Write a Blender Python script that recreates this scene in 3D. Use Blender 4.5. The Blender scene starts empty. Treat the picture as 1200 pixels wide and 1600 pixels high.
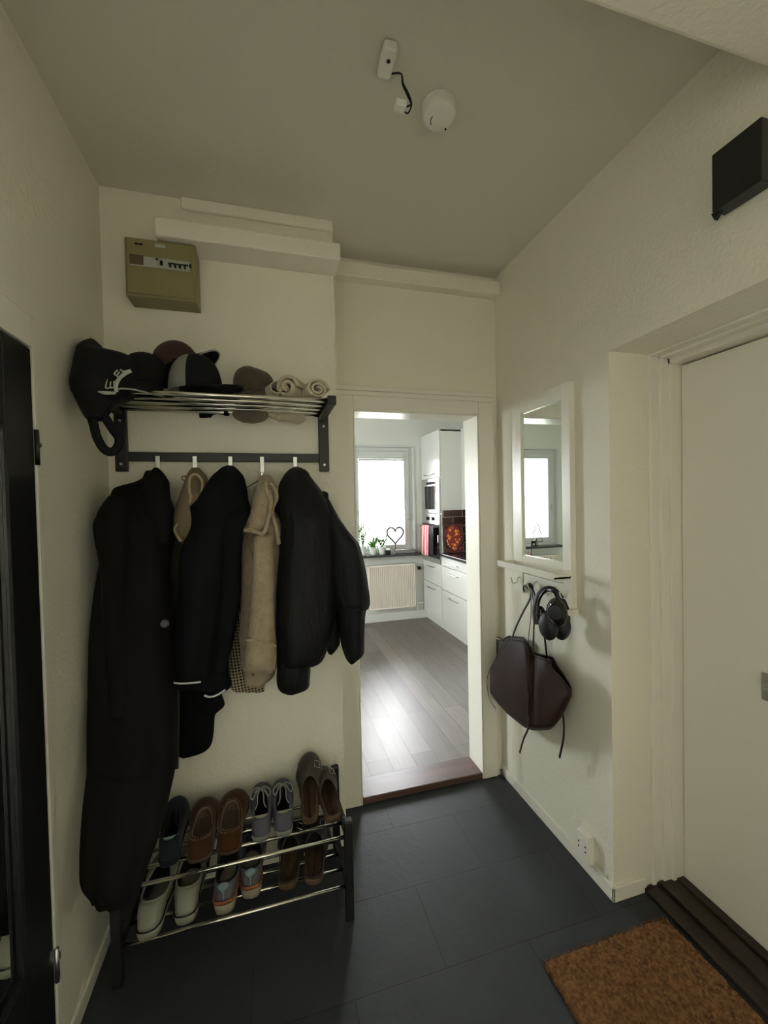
import bpy, bmesh, math, random
from mathutils import Vector, Matrix
random.seed(7)
PI = math.pi
SC = bpy.context.scene
COL = SC.collection

# ---------------------------------------------------------------- camera, world, light, exposure
YAW, PITCH, ROLL, FPX = math.radians(-15.41), math.radians(-1.19), math.radians(-1.2126), 647.57
CAM = Vector((0, 0, 1.5))
_cy, _sy, _cp, _sp = math.cos(YAW), math.sin(YAW), math.cos(PITCH), math.sin(PITCH)
_f = Vector((-_sy*_cp, _cy*_cp, _sp)); _r = Vector((_cy, _sy, 0)); _u = _r.cross(_f)
_cr, _sr = math.cos(ROLL), math.sin(ROLL)
RGT, UPV, FWD = _cr*_r + _sr*_u, -_sr*_r + _cr*_u, _f
cd = bpy.data.cameras.new('camera'); cam = bpy.data.objects.new('camera', cd); COL.objects.link(cam)
cd.sensor_fit = 'VERTICAL'; cd.sensor_height = 24; cd.sensor_width = 18; cd.lens = 24*FPX/1600
cd.clip_start = .02; cd.clip_end = 300
m = Matrix((RGT, UPV, -FWD)).transposed().to_4x4(); m.translation = CAM; cam.matrix_world = m
SC.camera = cam
SKY = 26.0
w = bpy.data.worlds.new('world'); SC.world = w; w.use_nodes = True
_bg = w.node_tree.nodes['Background']; _bg.inputs[0].default_value = (.93, .97, 1, 1); _bg.inputs[1].default_value = SKY
SC.view_settings.view_transform = 'Standard'; SC.view_settings.look = 'None'; SC.view_settings.gamma = 1
SC.view_settings.use_curve_mapping = False; SC.view_settings.exposure = 0.75
SC.cycles.max_bounces = 14; SC.cycles.diffuse_bounces = 8; SC.cycles.glossy_bounces = 6; SC.cycles.transmission_bounces = 8
SC.cycles.use_denoising = True; SC.cycles.filter_width = 1.1
SC.cycles.sample_clamp_indirect = 6
def portal(loc, rot, sx, sy):
    l = bpy.data.lights.new('daylight', 'AREA'); l.shape = 'RECTANGLE'; l.size = sx; l.size_y = sy
    o = bpy.data.objects.new('window_daylight', l); COL.objects.link(o); o.location = loc; o.rotation_euler = rot
    l.cycles.is_portal = True; return o
portal((1.365, 5.17, 1.54), (-PI/2, 0, 0), .82, 1.33)
portal((-1.14, 5.17, 1.54), (-PI/2, 0, 0), .82, 1.33)
portal((-2.41, -2.6, 1.3), (0, -PI/2, 0), .8, .4)  # portal of the added, unseen rear-left window
portal((3.01, -1.9, 1.4), (0, PI/2, 0), 1.3, 1.8)  # portal of the added, unseen rear-right window
portal((-2.31, 3.0, 1.55), (0, -PI/2, 0), 1.0, .9)  # portal of the added, unseen kitchen side window


# ---------------------------------------------------------------- helpers
def ray(px, py): return RGT*((px-600)/FPX) + UPV*(-(py-800)/FPX) + FWD
def AT(px, py, y=None, x=None, z=None):
    """the point of the room seen in that direction, on the plane y=, x= or z="""
    d = ray(px, py)
    t = y/d.y if y is not None else (x/d.x if x is not None else (z-1.5)/d.z)
    return CAM + d*t

def V(*a): return Vector(a)
def wl(o):
    p = Vector((0, 0, 0))
    while o is not None: p = p + o.location; o = o.parent
    return p

MATS = {}
def mat(name, col, rough=.6, metal=0, bump=0, bscale=200, spec=.5, var=0, vscale=6, trans=0, emit=0, sheen=0, coat=0, col2=None, bdist=.002, stretch=None):
    if name in MATS: return MATS[name]
    m = bpy.data.materials.new(name); m.use_nodes = True; nt = m.node_tree; N = nt.nodes; L = nt.links
    b = N['Principled BSDF']; c = tuple(col)+(1,)
    b.inputs['Base Color'].default_value = c; b.inputs['Roughness'].default_value = rough; b.inputs['Metallic'].default_value = metal
    b.inputs['Specular IOR Level'].default_value = spec; b.inputs['Transmission Weight'].default_value = trans
    b.inputs['Sheen Weight'].default_value = sheen; b.inputs['Coat Weight'].default_value = coat
    if sheen: b.inputs['Sheen Roughness'].default_value = .4
    tc = N.new('ShaderNodeTexCoord'); src = tc.outputs['Object']
    if stretch:
        mp = N.new('ShaderNodeMapping'); mp.inputs['Scale'].default_value = stretch; L.new(src, mp.inputs[0]); src = mp.outputs[0]
    if var or col2:
        n = N.new('ShaderNodeTexNoise'); n.inputs['Scale'].default_value = vscale; n.inputs['Detail'].default_value = 6; L.new(src, n.inputs['Vector'])
        r = N.new('ShaderNodeValToRGB'); L.new(n.outputs[0], r.inputs[0]); r.color_ramp.elements[0].position = .3; r.color_ramp.elements[1].position = .7
        a = col2 if col2 else tuple(x*(1-var) for x in col)
        r.color_ramp.elements[0].color = tuple(a)+(1,); r.color_ramp.elements[1].color = c
        L.new(r.outputs[0], b.inputs['Base Color'])
    if bump:
        n = N.new('ShaderNodeTexNoise'); n.inputs['Scale'].default_value = bscale; n.inputs['Detail'].default_value = 4; L.new(src, n.inputs['Vector'])
        bn = N.new('ShaderNodeBump'); bn.inputs['Strength'].default_value = bump; bn.inputs['Distance'].default_value = bdist
        L.new(n.outputs[0], bn.inputs['Height']); L.new(bn.outputs[0], b.inputs['Normal'])
    MATS[name] = m; return m

class MB:
    """collects shapes in world coordinates and links them as ONE mesh object"""
    def __init__(s): s.v = []; s.f = []; s.mi = []
    def add(s, vs, fs, mi=0):
        n = len(s.v); s.v += [Vector(v) for v in vs]; s.f += [tuple(i+n for i in f) for f in fs]; s.mi += [mi]*len(fs); return s
    def box(s, a, b, mi=0, M=None):
        x0, y0, z0 = a; x1, y1, z1 = b
        vs = [V(x, y, z) for z in (z0, z1) for y in (y0, y1) for x in (x0, x1)]
        if M is not None: vs = [M @ v for v in vs]
        return s.add(vs, [(0, 2, 3, 1), (4, 5, 7, 6), (0, 1, 5, 4), (2, 6, 7, 3), (0, 4, 6, 2), (1, 3, 7, 5)], mi)
    def tube(s, pts, r, n=8, mi=0, closed=False, cap=True, flat=1.0, up=None):
        pts = [Vector(p) for p in pts]; k = len(pts); rs = r if isinstance(r, (list, tuple)) else [r]*k
        t0 = (pts[1]-pts[0]).normalized(); ref = Vector(up) if up is not None else (V(0, 0, 1) if abs(t0.z) < .9 else V(1, 0, 0))
        vs = []; a = t0.cross(ref).normalized()
        for i, p in enumerate(pts):
            t = (pts[(i+1) % k]-pts[i-1]) if closed else (pts[min(i+1, k-1)]-pts[max(i-1, 0)])
            t = t.normalized()
            if up is not None:
                a2 = t.cross(ref)
                a = a2.normalized() if a2.length > 1e-5 else a
            else: a = (a - t*a.dot(t)).normalized()
            b = t.cross(a)
            for j in range(n):
                q = 2*PI*j/n; vs.append(p + a*(rs[i]*math.cos(q)) + b*(rs[i]*flat*math.sin(q)))
        fs = []
        for i in range(k if closed else k-1):
            for j in range(n):
                i2 = (i+1) % k; fs.append((i*n+j, i*n+(j+1) % n, i2*n+(j+1) % n, i2*n+j))
        if cap and not closed: fs += [tuple(range(n-1, -1, -1)), tuple((k-1)*n+j for j in range(n))]
        return s.add(vs, fs, mi)
    def cyl(s, a, b, r, n=24, mi=0, r2=None): return s.tube([a, b], [r, r if r2 is None else r2], n, mi)
    def grid(s, rows, mi=0, closeu=False, closev=False, cap0=False, cap1=False):
        R = len(rows); n = len(rows[0]); vs = [p for r in rows for p in r]; fs = []
        for i in range(R if closev else R-1):
            for j in range(n if closeu else n-1):
                fs.append((i*n+j, i*n+(j+1) % n, ((i+1) % R)*n+(j+1) % n, ((i+1) % R)*n+j))
        if cap0: fs.append(tuple(range(n-1, -1, -1)))
        if cap1: fs.append(tuple((R-1)*n+j for j in range(n)))
        return s.add(vs, fs, mi)
    def ellip(s, c, r, M=None, n=20, k=12, mi=0, z0=-1.0, z1=1.0):
        a0, a1 = math.asin(z0), math.asin(z1); rows = []
        for i in range(k+1):
            q = a0+(a1-a0)*i/k
            rows.append([V(r[0]*math.cos(q)*math.cos(2*PI*j/n), r[1]*math.cos(q)*math.sin(2*PI*j/n), r[2]*math.sin(q)) for j in range(n)])
        rows = [[(M @ p if M is not None else p)+Vector(c) for p in r_] for r_ in rows]
        return s.grid(rows, mi, closeu=True, cap0=z0 > -.999, cap1=z1 < .999)
    def build(s, name, mats, parent=None, smooth=False, bevel=0, solid=0, sub=0, seg=2, autos=None, **props):
        o0 = wl(parent) if parent else Vector((0, 0, 0))
        me = bpy.data.meshes.new(name); me.from_pydata([v-o0 for v in s.v], [], s.f)
        for mm in (mats if isinstance(mats, (list, tuple)) else [mats]): me.materials.append(mm)
        for p, i in zip(me.polygons, s.mi): p.material_index = i; p.use_smooth = smooth
        bm = bmesh.new(); bm.from_mesh(me); bmesh.ops.remove_doubles(bm, verts=bm.verts, dist=1e-6) if smooth else None
        bmesh.ops.recalc_face_normals(bm, faces=bm.faces); bm.to_mesh(me); bm.free(); me.update()
        o = bpy.data.objects.new(name, me); COL.objects.link(o); o.parent = parent
        if solid:
            md = o.modifiers.new('solid', 'SOLIDIFY'); md.thickness = solid; md.offset = 0
        if bevel:
            md = o.modifiers.new('bevel', 'BEVEL'); md.width = bevel; md.segments = seg; md.limit_method = 'ANGLE'; md.angle_limit = .6
        if sub:
            md = o.modifiers.new('sub', 'SUBSURF'); md.levels = sub; md.render_levels = sub
        for k_, v_ in props.items(): o[k_] = v_
        return o
def struct(name, mb, mt, parent=None, **k):
    o = mb.build(name, mt, parent, **k)
    if parent is None: o['kind'] = 'structure'
    return o
def thing(name, label, cat, loc, group=None, kind=None):
    o = bpy.data.objects.new(name, None); COL.objects.link(o); o.location = loc; o.empty_display_size = .05
    if label: o['label'] = label
    if cat: o['category'] = cat
    if group: o['group'] = group
    if kind: o['kind'] = kind
    return o
def tag(o, label, cat, group=None):
    o['label'] = label; o['category'] = cat
    if group: o['group'] = group
    return o
def frame4(mb, axis, p0, p1, u0, u1, v0, v1, w, wt=None, wb=None):
    """four bars round an opening, butt-jointed; axis y: u=x, axis x: u=y"""
    wt = wt or w; wb = wb or w
    for a, b, c, d in ((u0, u0+w, v0, v1), (u1-w, u1, v0, v1), (u0+w, u1-w, v0, v0+wb), (u0+w, u1-w, v1-wt, v1)):
        if axis == 'y': mb.box((a, p0, c), (b, p1, d))
        else: mb.box((p0, a, c), (p1, b, d))
    return mb
def spline(pts, n=8, closed=False):
    pts = [Vector(p) for p in pts]; k = len(pts); out = []
    for i in range(k if closed else k-1):
        if closed: p0, p1, p2, p3 = pts[i-1], pts[i], pts[(i+1) % k], pts[(i+2) % k]
        else: p0, p1, p2, p3 = pts[max(i-1, 0)], pts[i], pts[i+1], pts[min(i+2, k-1)]
        for j in range(n):
            t = j/n; out.append(.5*((2*p1)+(p2-p0)*t+(2*p0-5*p1+4*p2-p3)*t*t+(3*p1-p0-3*p2+p3)*t**3))
    if not closed: out.append(pts[-1])
    return out
def lerpt(tab, t):
    """piecewise smooth table lookup, tab = [(t, value...)]"""
    if t <= tab[0][0]: return tab[0][1:]
    for a, b in zip(tab, tab[1:]):
        if t <= b[0]:
            k = (t-a[0])/(b[0]-a[0]); return tuple(x+(y-x)*k for x, y in zip(a[1:], b[1:]))
    return tab[-1][1:]
def panel(mb, axis, p0, p1, u0, u1, v0, v1, holes=()):
    """a wall slab with rectangular openings; axis 'x' (u=y) or 'y' (u=x) or 'z' (u=x, v=y)"""
    us = sorted({u0, u1, *[h[0] for h in holes], *[h[1] for h in holes]}); vs = sorted({v0, v1, *[h[2] for h in holes], *[h[3] for h in holes]})
    us = [u for u in us if u0 <= u <= u1]; vs = [v for v in vs if v0 <= v <= v1]
    for a, b in zip(us, us[1:]):
        for c, d in zip(vs, vs[1:]):
            if any(h[0] <= a and b <= h[1] and h[2] <= c and d <= h[3] for h in holes): continue
            if axis == 'x': mb.box((p0, a, c), (p1, b, d))
            elif axis == 'y': mb.box((a, p0, c), (b, p1, d))
            else: mb.box((a, c, p0), (b, d, p1))
    return mb

# ---------------------------------------------------------------- materials
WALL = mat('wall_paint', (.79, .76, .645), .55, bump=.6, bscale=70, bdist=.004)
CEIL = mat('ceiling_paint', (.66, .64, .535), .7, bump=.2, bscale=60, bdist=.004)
KWALL = mat('kitchen_wall_paint', (.70, .72, .68), .6, bump=.1, bscale=80)
GLOSSW = mat('white_gloss_paint', (.79, .765, .67), .28, bump=.05, bscale=25)
KGLOSS = mat('white_cabinet_lacquer', (.70, .71, .67), .12)
PLAST = mat('white_plastic', (.78, .76, .68), .4)
WFRAME = mat('white_window_paint', (.62, .64, .63), .3)
CHROME = mat('chrome', (.75, .73, .66), .18, metal=1)
STEEL = mat('brushed_steel', (.62, .62, .60), .28, metal=1, bump=.1, bscale=200, stretch=(1, 1, 20))
BLKWOOD = mat('black_stained_wood', (.012, .011, .010), .38, bump=.15, bscale=60, stretch=(1, 1, .1))
BLKGLOSS = mat('black_gloss_paint', (.010, .010, .009), .3, bump=.1, bscale=30)
DARKWOOD = mat('dark_threshold_wood', (.030, .018, .012), .45, bump=.4, bscale=40, stretch=(1, .08, 1), var=.5, vscale=20)
BLACK = mat('black_plastic', (.010, .010, .011), .25)
MIRROR = mat('mirror_glass', (.86, .90, .87), .01, metal=1)

def tile_mat():
    m = bpy.data.materials.new('slate_floor_tiles'); m.use_nodes = True; nt = m.node_tree; N = nt.nodes; L = nt.links; b = N['Principled BSDF']
    tc = N.new('ShaderNodeTexCoord'); mp = N.new('ShaderNodeMapping'); mp.inputs['Location'].default_value = (-.51+6.3, -1.21+6, 0)
    L.new(tc.outputs['Object'], mp.inputs[0])
    br = N.new('ShaderNodeTexBrick'); L.new(mp.outputs[0], br.inputs['Vector']); br.offset = .5; br.offset_frequency = 2
    for k, v_ in (('Scale', 1), ('Mortar Size', .0022), ('Mortar Smooth', .3), ('Brick Width', .6), ('Row Height', .3), ('Bias', 0)): br.inputs[k].default_value = v_
    br.inputs['Color1'].default_value = (.040, .045, .050, 1); br.inputs['Color2'].default_value = (.047, .052, .056, 1); br.inputs['Mortar'].default_value = (.028, .028, .028, 1)
    n = N.new('ShaderNodeTexNoise'); n.inputs['Scale'].default_value = 7; n.inputs['Detail'].default_value = 8; L.new(tc.outputs['Object'], n.inputs['Vector'])
    mx = N.new('ShaderNodeMix'); mx.data_type = 'RGBA'; mx.blend_type = 'MULTIPLY'; mx.inputs[0].default_value = .5
    L.new(br.outputs[0], mx.inputs[6]); cr = N.new('ShaderNodeValToRGB'); cr.color_ramp.elements[0].color = (.55, .55, .55, 1); cr.color_ramp.elements[1].color = (1.2, 1.2, 1.2, 1)
    L.new(n.outputs[0], cr.inputs[0]); L.new(cr.outputs[0], mx.inputs[7]); L.new(mx.outputs[2], b.inputs['Base Color'])
    n2 = N.new('ShaderNodeTexNoise'); n2.inputs['Scale'].default_value = 35; n2.inputs['Detail'].default_value = 6; L.new(tc.outputs['Object'], n2.inputs['Vector'])
    sb = N.new('ShaderNodeMath'); sb.operation = 'MULTIPLY_ADD'; L.new(br.outputs['Fac'], sb.inputs[0]); sb.inputs[1].default_value = -1.5; L.new(n2.outputs[0], sb.inputs[2])
    bp = N.new('ShaderNodeBump'); bp.inputs['Strength'].default_value = .35; bp.inputs['Distance'].default_value = .003; L.new(sb.outputs[0], bp.inputs['Height']); L.new(bp.outputs[0], b.inputs['Normal'])
    b.inputs['Roughness'].default_value = .5; b.inputs['Specular IOR Level'].default_value = .25
    return m
def plank_mat():
    m = bpy.data.materials.new('laminate_planks'); m.use_nodes = True; nt = m.node_tree; N = nt.nodes; L = nt.links; b = N['Principled BSDF']
    tc = N.new('ShaderNodeTexCoord'); sp = N.new('ShaderNodeSeparateXYZ'); L.new(tc.outputs['Object'], sp.inputs[0])
    ax = N.new('ShaderNodeMath'); ax.operation = 'ADD'; ax.inputs[1].default_value = 6.0; L.new(sp.outputs[1], ax.inputs[0])
    ay = N.new('ShaderNodeMath'); ay.operation = 'ADD'; ay.inputs[1].default_value = 6*.135-.493; L.new(sp.outputs[0], ay.inputs[0])
    cb = N.new('ShaderNodeCombineXYZ'); L.new(ax.outputs[0], cb.inputs[0]); L.new(ay.outputs[0], cb.inputs[1])
    br = N.new('ShaderNodeTexBrick'); L.new(cb.outputs[0], br.inputs['Vector']); br.offset = .37; br.offset_frequency = 2
    for k, v_ in (('Scale', 1), ('Mortar Size', .0016), ('Mortar Smooth', .2), ('Brick Width', 1.25), ('Row Height', .135), ('Bias', 0)): br.inputs[k].default_value = v_
    br.inputs['Color1'].default_value = (.155, .130, .120, 1); br.inputs['Color2'].default_value = (.25, .215, .20, 1); br.inputs['Mortar'].default_value = (.05, .04, .035, 1)
    mp = N.new('ShaderNodeMapping'); mp.inputs['Scale'].default_value = (14, 1.2, 1); L.new(tc.outputs['Object'], mp.inputs[0])
    n = N.new('ShaderNodeTexNoise'); n.inputs['Scale'].default_value = 3; n.inputs['Detail'].default_value = 8; n.inputs['Distortion'].default_value = 1.2; L.new(mp.outputs[0], n.inputs['Vector'])
    cr = N.new('ShaderNodeValToRGB'); cr.color_ramp.elements[0].color = (.5, .5, .5, 1); cr.color_ramp.elements[1].color = (1.25, 1.25, 1.25, 1); L.new(n.outputs[0], cr.inputs[0])
    mx = N.new('ShaderNodeMix'); mx.data_type = 'RGBA'; mx.blend_type = 'MULTIPLY'; mx.inputs[0].default_value = .8
    L.new(br.outputs[0], mx.inputs[6]); L.new(cr.outputs[0], mx.inputs[7]); L.new(mx.outputs[2], b.inputs['Base Color'])
    b.inputs['Roughness'].default_value = .38; b.inputs['Specular IOR Level'].default_value = .4
    bp = N.new('ShaderNodeBump'); bp.inputs['Strength'].default_value = .15; bp.inputs['Distance'].default_value = .002
    inv = N.new('ShaderNodeMath'); inv.operation = 'MULTIPLY_ADD'; inv.inputs[1].default_value = -1.0; L.new(br.outputs['Fac'], inv.inputs[0]); L.new(n.outputs[0], inv.inputs[2])
    L.new(inv.outputs[0], bp.inputs['Height']); L.new(bp.outputs[0], b.inputs['Normal'])
    return m
def glass_mat():
    m = bpy.data.materials.new('window_glass'); m.use_nodes = True; nt = m.node_tree; N = nt.nodes; L = nt.links
    N.remove(N['Principled BSDF']); t = N.new('ShaderNodeBsdfTransparent'); g = N.new('ShaderNodeBsdfGlossy'); g.inputs['Roughness'].default_value = .01
    f = N.new('ShaderNodeFresnel'); f.inputs[0].default_value = 1.45; mx = N.new('ShaderNodeMixShader')
    L.new(f.outputs[0], mx.inputs[0]); L.new(t.outputs[0], mx.inputs[1]); L.new(g.outputs[0], mx.inputs[2]); L.new(mx.outputs[0], N['Material Output'].inputs[0]); return m
GLASS = glass_mat()

# ---------------------------------------------------------------- the room
ZC = 2.70         # ceiling
XL, XR = -.58, 1.2
YD = 2.015        # wall with the kitchen doorway
YC = 1.78         # chimney-like wall behind the coats
struct('floor', MB().box((-.9, -.25, -.08), (1.62, 2.0, 0)), tile_mat())
struct('floor_rear_bounce', MB().box((-2.4, -3.3, -.08), (3.0, -.25, 0)), mat('pale_bounce_boards', (.31, .28, .25), .5, var=.2, vscale=8, stretch=(8, .6, 1)))  # unseen floor, added pale to bounce light onto the ceiling
KF = .02
struct('kitchen_floor', MB().box((-2.3, 2.0, -.08), (2.6, 5.1, KF)), plank_mat())
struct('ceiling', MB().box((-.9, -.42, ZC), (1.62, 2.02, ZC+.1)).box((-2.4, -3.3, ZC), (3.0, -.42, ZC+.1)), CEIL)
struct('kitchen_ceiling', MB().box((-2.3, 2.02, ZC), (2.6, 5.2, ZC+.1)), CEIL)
struct('light_baffle_rear', MB().box((XL, -.42, 2.25), (XR, -.3, ZC)), WALL)  # unseen header, added to hold back bounce light from the rear
struct('ceiling_beam', MB().box((XL, .10, 2.50), (XR, .715, ZC)), WALL, bevel=.012, seg=3)
struct('wall_coats', MB().box((XL, YC, 0), (.288, 2.02, ZC)), WALL)
struct('wall_doorway', panel(MB(), 'y', YD, 2.14, -2.3, 2.6, 0, ZC, [(.400, 1.082, 0, 1.963)]), [WALL])
DY0, DY1 = 1.06, 1.275   # closet door on the left wall reaches further towards the camera
struct('wall_left', panel(MB(), 'x', XL-.12, XL, -.42, 2.02, 0, ZC, [(.30, 1.262, 0, 1.92)]), WALL)
struct('wall_right', panel(MB(), 'x', XR, 1.62, -.42, 2.02, 0, ZC, [(.25, 1.242, 0, 2.035)]), WALL)
struct('wall_entrance', MB().box((1.575, .2, 0), (1.62, 1.3, 2.1)), GLOSSW)
struct('wall_rear', MB().box((-2.4, -3.3, 0), (3.0, -3.18, ZC)), WALL)
struct('wall_rear_left', panel(MB(), 'x', -2.4, -2.3, -3.18, -.3, 0, ZC, [(-2.8, -2.4, .9, 1.7)]).box((-2.3, -.42, 0), (XL-.12, -.3, ZC)), WALL)
struct('wall_rear_right', panel(MB(), 'x', 2.9, 3.0, -3.18, -.3, 0, ZC, [(-2.8, -1.0, .75, 2.05)]).box((1.62, -.42, 0), (2.9, -.3, ZC)), WALL)
struct('kitchen_wall_window_side', panel(MB(), 'y', 5.0, 5.16, -2.3, 2.6, 0, ZC, [(.955, 1.775, .875, 2.205), (-1.55, -.73, .875, 2.205)]), KWALL)
struct('kitchen_wall_right', MB().box((2.48, 2.14, 0), (2.6, 5.1, ZC)), KWALL)
struct('kitchen_wall_left', panel(MB(), 'x', -2.3, -2.18, 2.14, 5.1, 0, ZC, [(2.55, 3.45, 1.05, 2.05)]), KWALL)

# cornices and boxed pipes under the ceiling
struct('trim_1', MB().box((.288, 1.955, 2.583), (XR, YD, 2.655)), WALL, bevel=.006)
struct('trim_2', MB().box((-.3, 1.762, 2.655), (.288, YC, ZC)), WALL, bevel=.006)
mb = MB()
mb.box((-.37, 1.655, 2.474), (.300, YC, 2.542))
struct('trim_3', mb, WALL, bevel=.006)
# small crack line where the right wall meets the cornice
struct('trim_4', MB().box((.30, 1.99, 2.055), (XR-.03, YD, 2.078)).box((.30, 1.996, 2.03), (XR-.03, YD, 2.055)), GLOSSW, bevel=.004)

# door lining and casing of the kitchen doorway
def casing_mb():
    c = MB()
    c.box((.315, 1.992, 0), (.402, YD, 2.03)); c.box((1.080, 1.992, 0), (1.166, YD, 2.03)); c.box((.402, 1.992, 1.961), (1.080, YD, 2.03))
    c.box((.298, 1.998, 0), (.3145, YD, 2.03)); c.box((1.1665, 1.998, 0), (1.18, YD, 2.03))
    return c
struct('trim_5', casing_mb(), GLOSSW, bevel=.004)
ln = MB(); ln.box((.4025, 1.994, 0), (.410, 2.15, 1.9605)); ln.box((1.072, 1.994, 0), (1.0795, 2.15, 1.9605)); ln.box((.410, 1.999, 1.953), (1.072, 2.15, 1.965))
struct('door_frame_lining', ln, GLOSSW, bevel=.002)
struct('door_threshold', MB().box((.410, 1.995, 0), (1.072, 2.155, .034)), mat('walnut_threshold', (.15, .085, .068), .35, bump=.25, bscale=30, stretch=(.1, 1, 1), var=.55, vscale=22), bevel=.006, seg=3)
# baseboards
struct('baseboard_right', MB().box((XR-.010, 1.232, 0), (XR, 1.992, .055)).box((XR-.010, 1.232, 0), (1.345, 1.242, .055)), GLOSSW, bevel=.003)
struct('baseboard_left', MB().box((XL, 1.30, 0), (XL+.01, YC, .055)), GLOSSW, bevel=.003)
struct('baseboard_kitchen', MB().box((-2.18, 4.975, KF), (1.93, 5.0, KF+.11)), KWALL, bevel=.006)

# ---------------------------------------------------------------- entrance door (right) with its frame and threshold
d = thing('door_1', 'white painted entrance door in the deep recess on the right', 'door', (1.505, .78, 0), kind='structure')
MB().box((1.505, .30, .012), (1.548, 1.213, 1.994)).build('door_leaf', GLOSSW, d, bevel=.003)
h = MB().box((1.494, .885, .850), (1.505, .947, .940)).build('lock_plate', STEEL, d, bevel=.004, label='steel lock plate')
MB().cyl((1.494, .916, .905), (1.465, .916, .905), .010).cyl((1.467, .916, .905), (1.467, .80, .905), .009).build('door_handle', STEEL, h, smooth=True)
f = MB()
for (x0, dy, dz) in ((1.38, .008, .008), (1.42, .018, .016), (1.455, .027, .036)):
    f.box((x0, 1.242-dy, 0), (1.56, 1.243, 2.034)); f.box((x0, .25, 2.035-dz), (1.56, 1.243, 2.036))
f.box((1.38, .25, 0), (1.56, .30, 2.034))
f.build('door_frame', GLOSSW, d, bevel=.003)
t = MB()
t.box((1.335, .27, 0), (1.56, 1.238, .016))
t.box((1.400, .27, .016), (1.56, 1.232, .030))
t.box((1.470, .27, .030), (1.503, 1.214, .040))
rr = random.Random(3)
for i in range(8):
    x = 1.335+i*.02; t.box((x, 1.225, 0), (x+.017, 1.236+rr.random()*.005, .014+rr.random()*.012))
struct('door_threshold_entrance', t, DARKWOOD, bevel=.002)

# ---------------------------------------------------------------- black closet door with a mirror pane (left)
d = thing('door_2', 'black framed mirror door in the left wall', 'door', (XL, .78, 0), kind='structure')
LX = XL+.006
fr = MB()
fr.box((LX-.035, .31, .02), (LX, .43, 1.911)); fr.box((LX-.035, 1.140, .02), (LX, 1.258, 1.911))
fr.box((LX-.035, .43, 1.70), (LX, 1.140, 1.911)); fr.box((LX-.035, .43, .02), (LX, 1.140, .412))
fr.build('door_frame', BLKGLOSS, d, bevel=.004)
mo = MB()
mo.tube([(LX-.006, y, z) for y, z in ((.43, .412), (1.14, .412), (1.14, 1.70), (.43, 1.70))], .006, 6, closed=True)
mo.build('glazing_bead', BLKGLOSS, d)
MB().box((LX-.022, .425, .405), (LX-.016, 1.145, 1.707)).build('mirror_pane', MIRROR, d)
for z in (1.662, .305):
    hg = MB().cyl((LX+.004, 1.262, z-.045), (LX+.004, 1.262, z+.045), .0055, 10)
    hg.tube([(LX+.004, 1.262, z), (LX+.006, 1.275, z+.004), (LX+.002, 1.286, z+.012)], .0022, 6)
    hg.build('hinge', STEEL if z < 1 else BLKGLOSS, d, smooth=True)
cs = MB(); cs.box((XL-.03, 1.2625, 0), (XL+.008, 1.284, 1.994)); cs.box((XL-.03, .28, 1.915), (XL+.008, 1.262, 1.994)); cs.box((XL-.001, 1.2845, 0), (XL+.004, 1.292, 2.002)); cs.box((XL-.001, .28, 1.9945), (XL+.004, 1.284, 2.002))
struct('trim_6', cs, GLOSSW, bevel=.003)
struct('wall_closet_rear', MB().box((XL-.2, .25, 0), (XL-.12, 1.3, 2.0)), WALL)

# ---------------------------------------------------------------- kitchen windows
def window(n, x0, x1):
    t = thing('window_%d' % n, None, None, ((x0+x1)/2, 5.06, .875), kind='structure')
    z0, z1 = .875, 2.205
    f = MB()
    frame4(f, 'y', 5.045, 5.14, x0+.001, x1-.001, z0+.001, z1-.001, .044, .044, .034)
    f.build('window_frame', WFRAME, t, bevel=.004)
    s = MB(); g0, g1, h0, h1 = x0+.045, x1-.045, z0+.035, z1-.045
    frame4(s, 'y', 5.03, 5.09, g0+.0015, g1-.0015, h0+.0015, h1-.0015, .0685, .0735, .0635)
    sa = s.build('sash', WFRAME, t, bevel=.006)
    MB().box((g0+.07, 5.07, h0+.065), (g1-.07, 5.074, h1-.075)).build('pane', GLASS, sa)
    c = MB(); c.box((x0-.022, 4.990, z0), (x0, 4.9995, z1+.022)); c.box((x1, 4.990, z0), (x1+.022, 4.9995, z1+.022)); c.box((x0, 4.990, z1), (x1, 4.9995, z1+.022))
    c.build('window_casing', WFRAME, t, bevel=.003)
    hb = MB().box((x0+.052, 5.018, 1.36), (x0+.075, 5.03, 1.44)).cyl((x0+.064, 5.018, 1.42), (x0+.064, 4.99, 1.42), .006).cyl((x0+.064, 4.992, 1.42), (x0+.064, 4.992, 1.33), .007)
    hb.build('window_handle', STEEL, sa)
    struct('window_sill', MB().box((x0-.02, 4.845, .845), (x1+.055, 5.045, .872)), mat('dark_sill_stone', (.035, .036, .04), .25, var=.3, vscale=40), bevel=.004)
    return t
window(1, .955, 1.775); window(2, -1.55, -.73)
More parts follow.
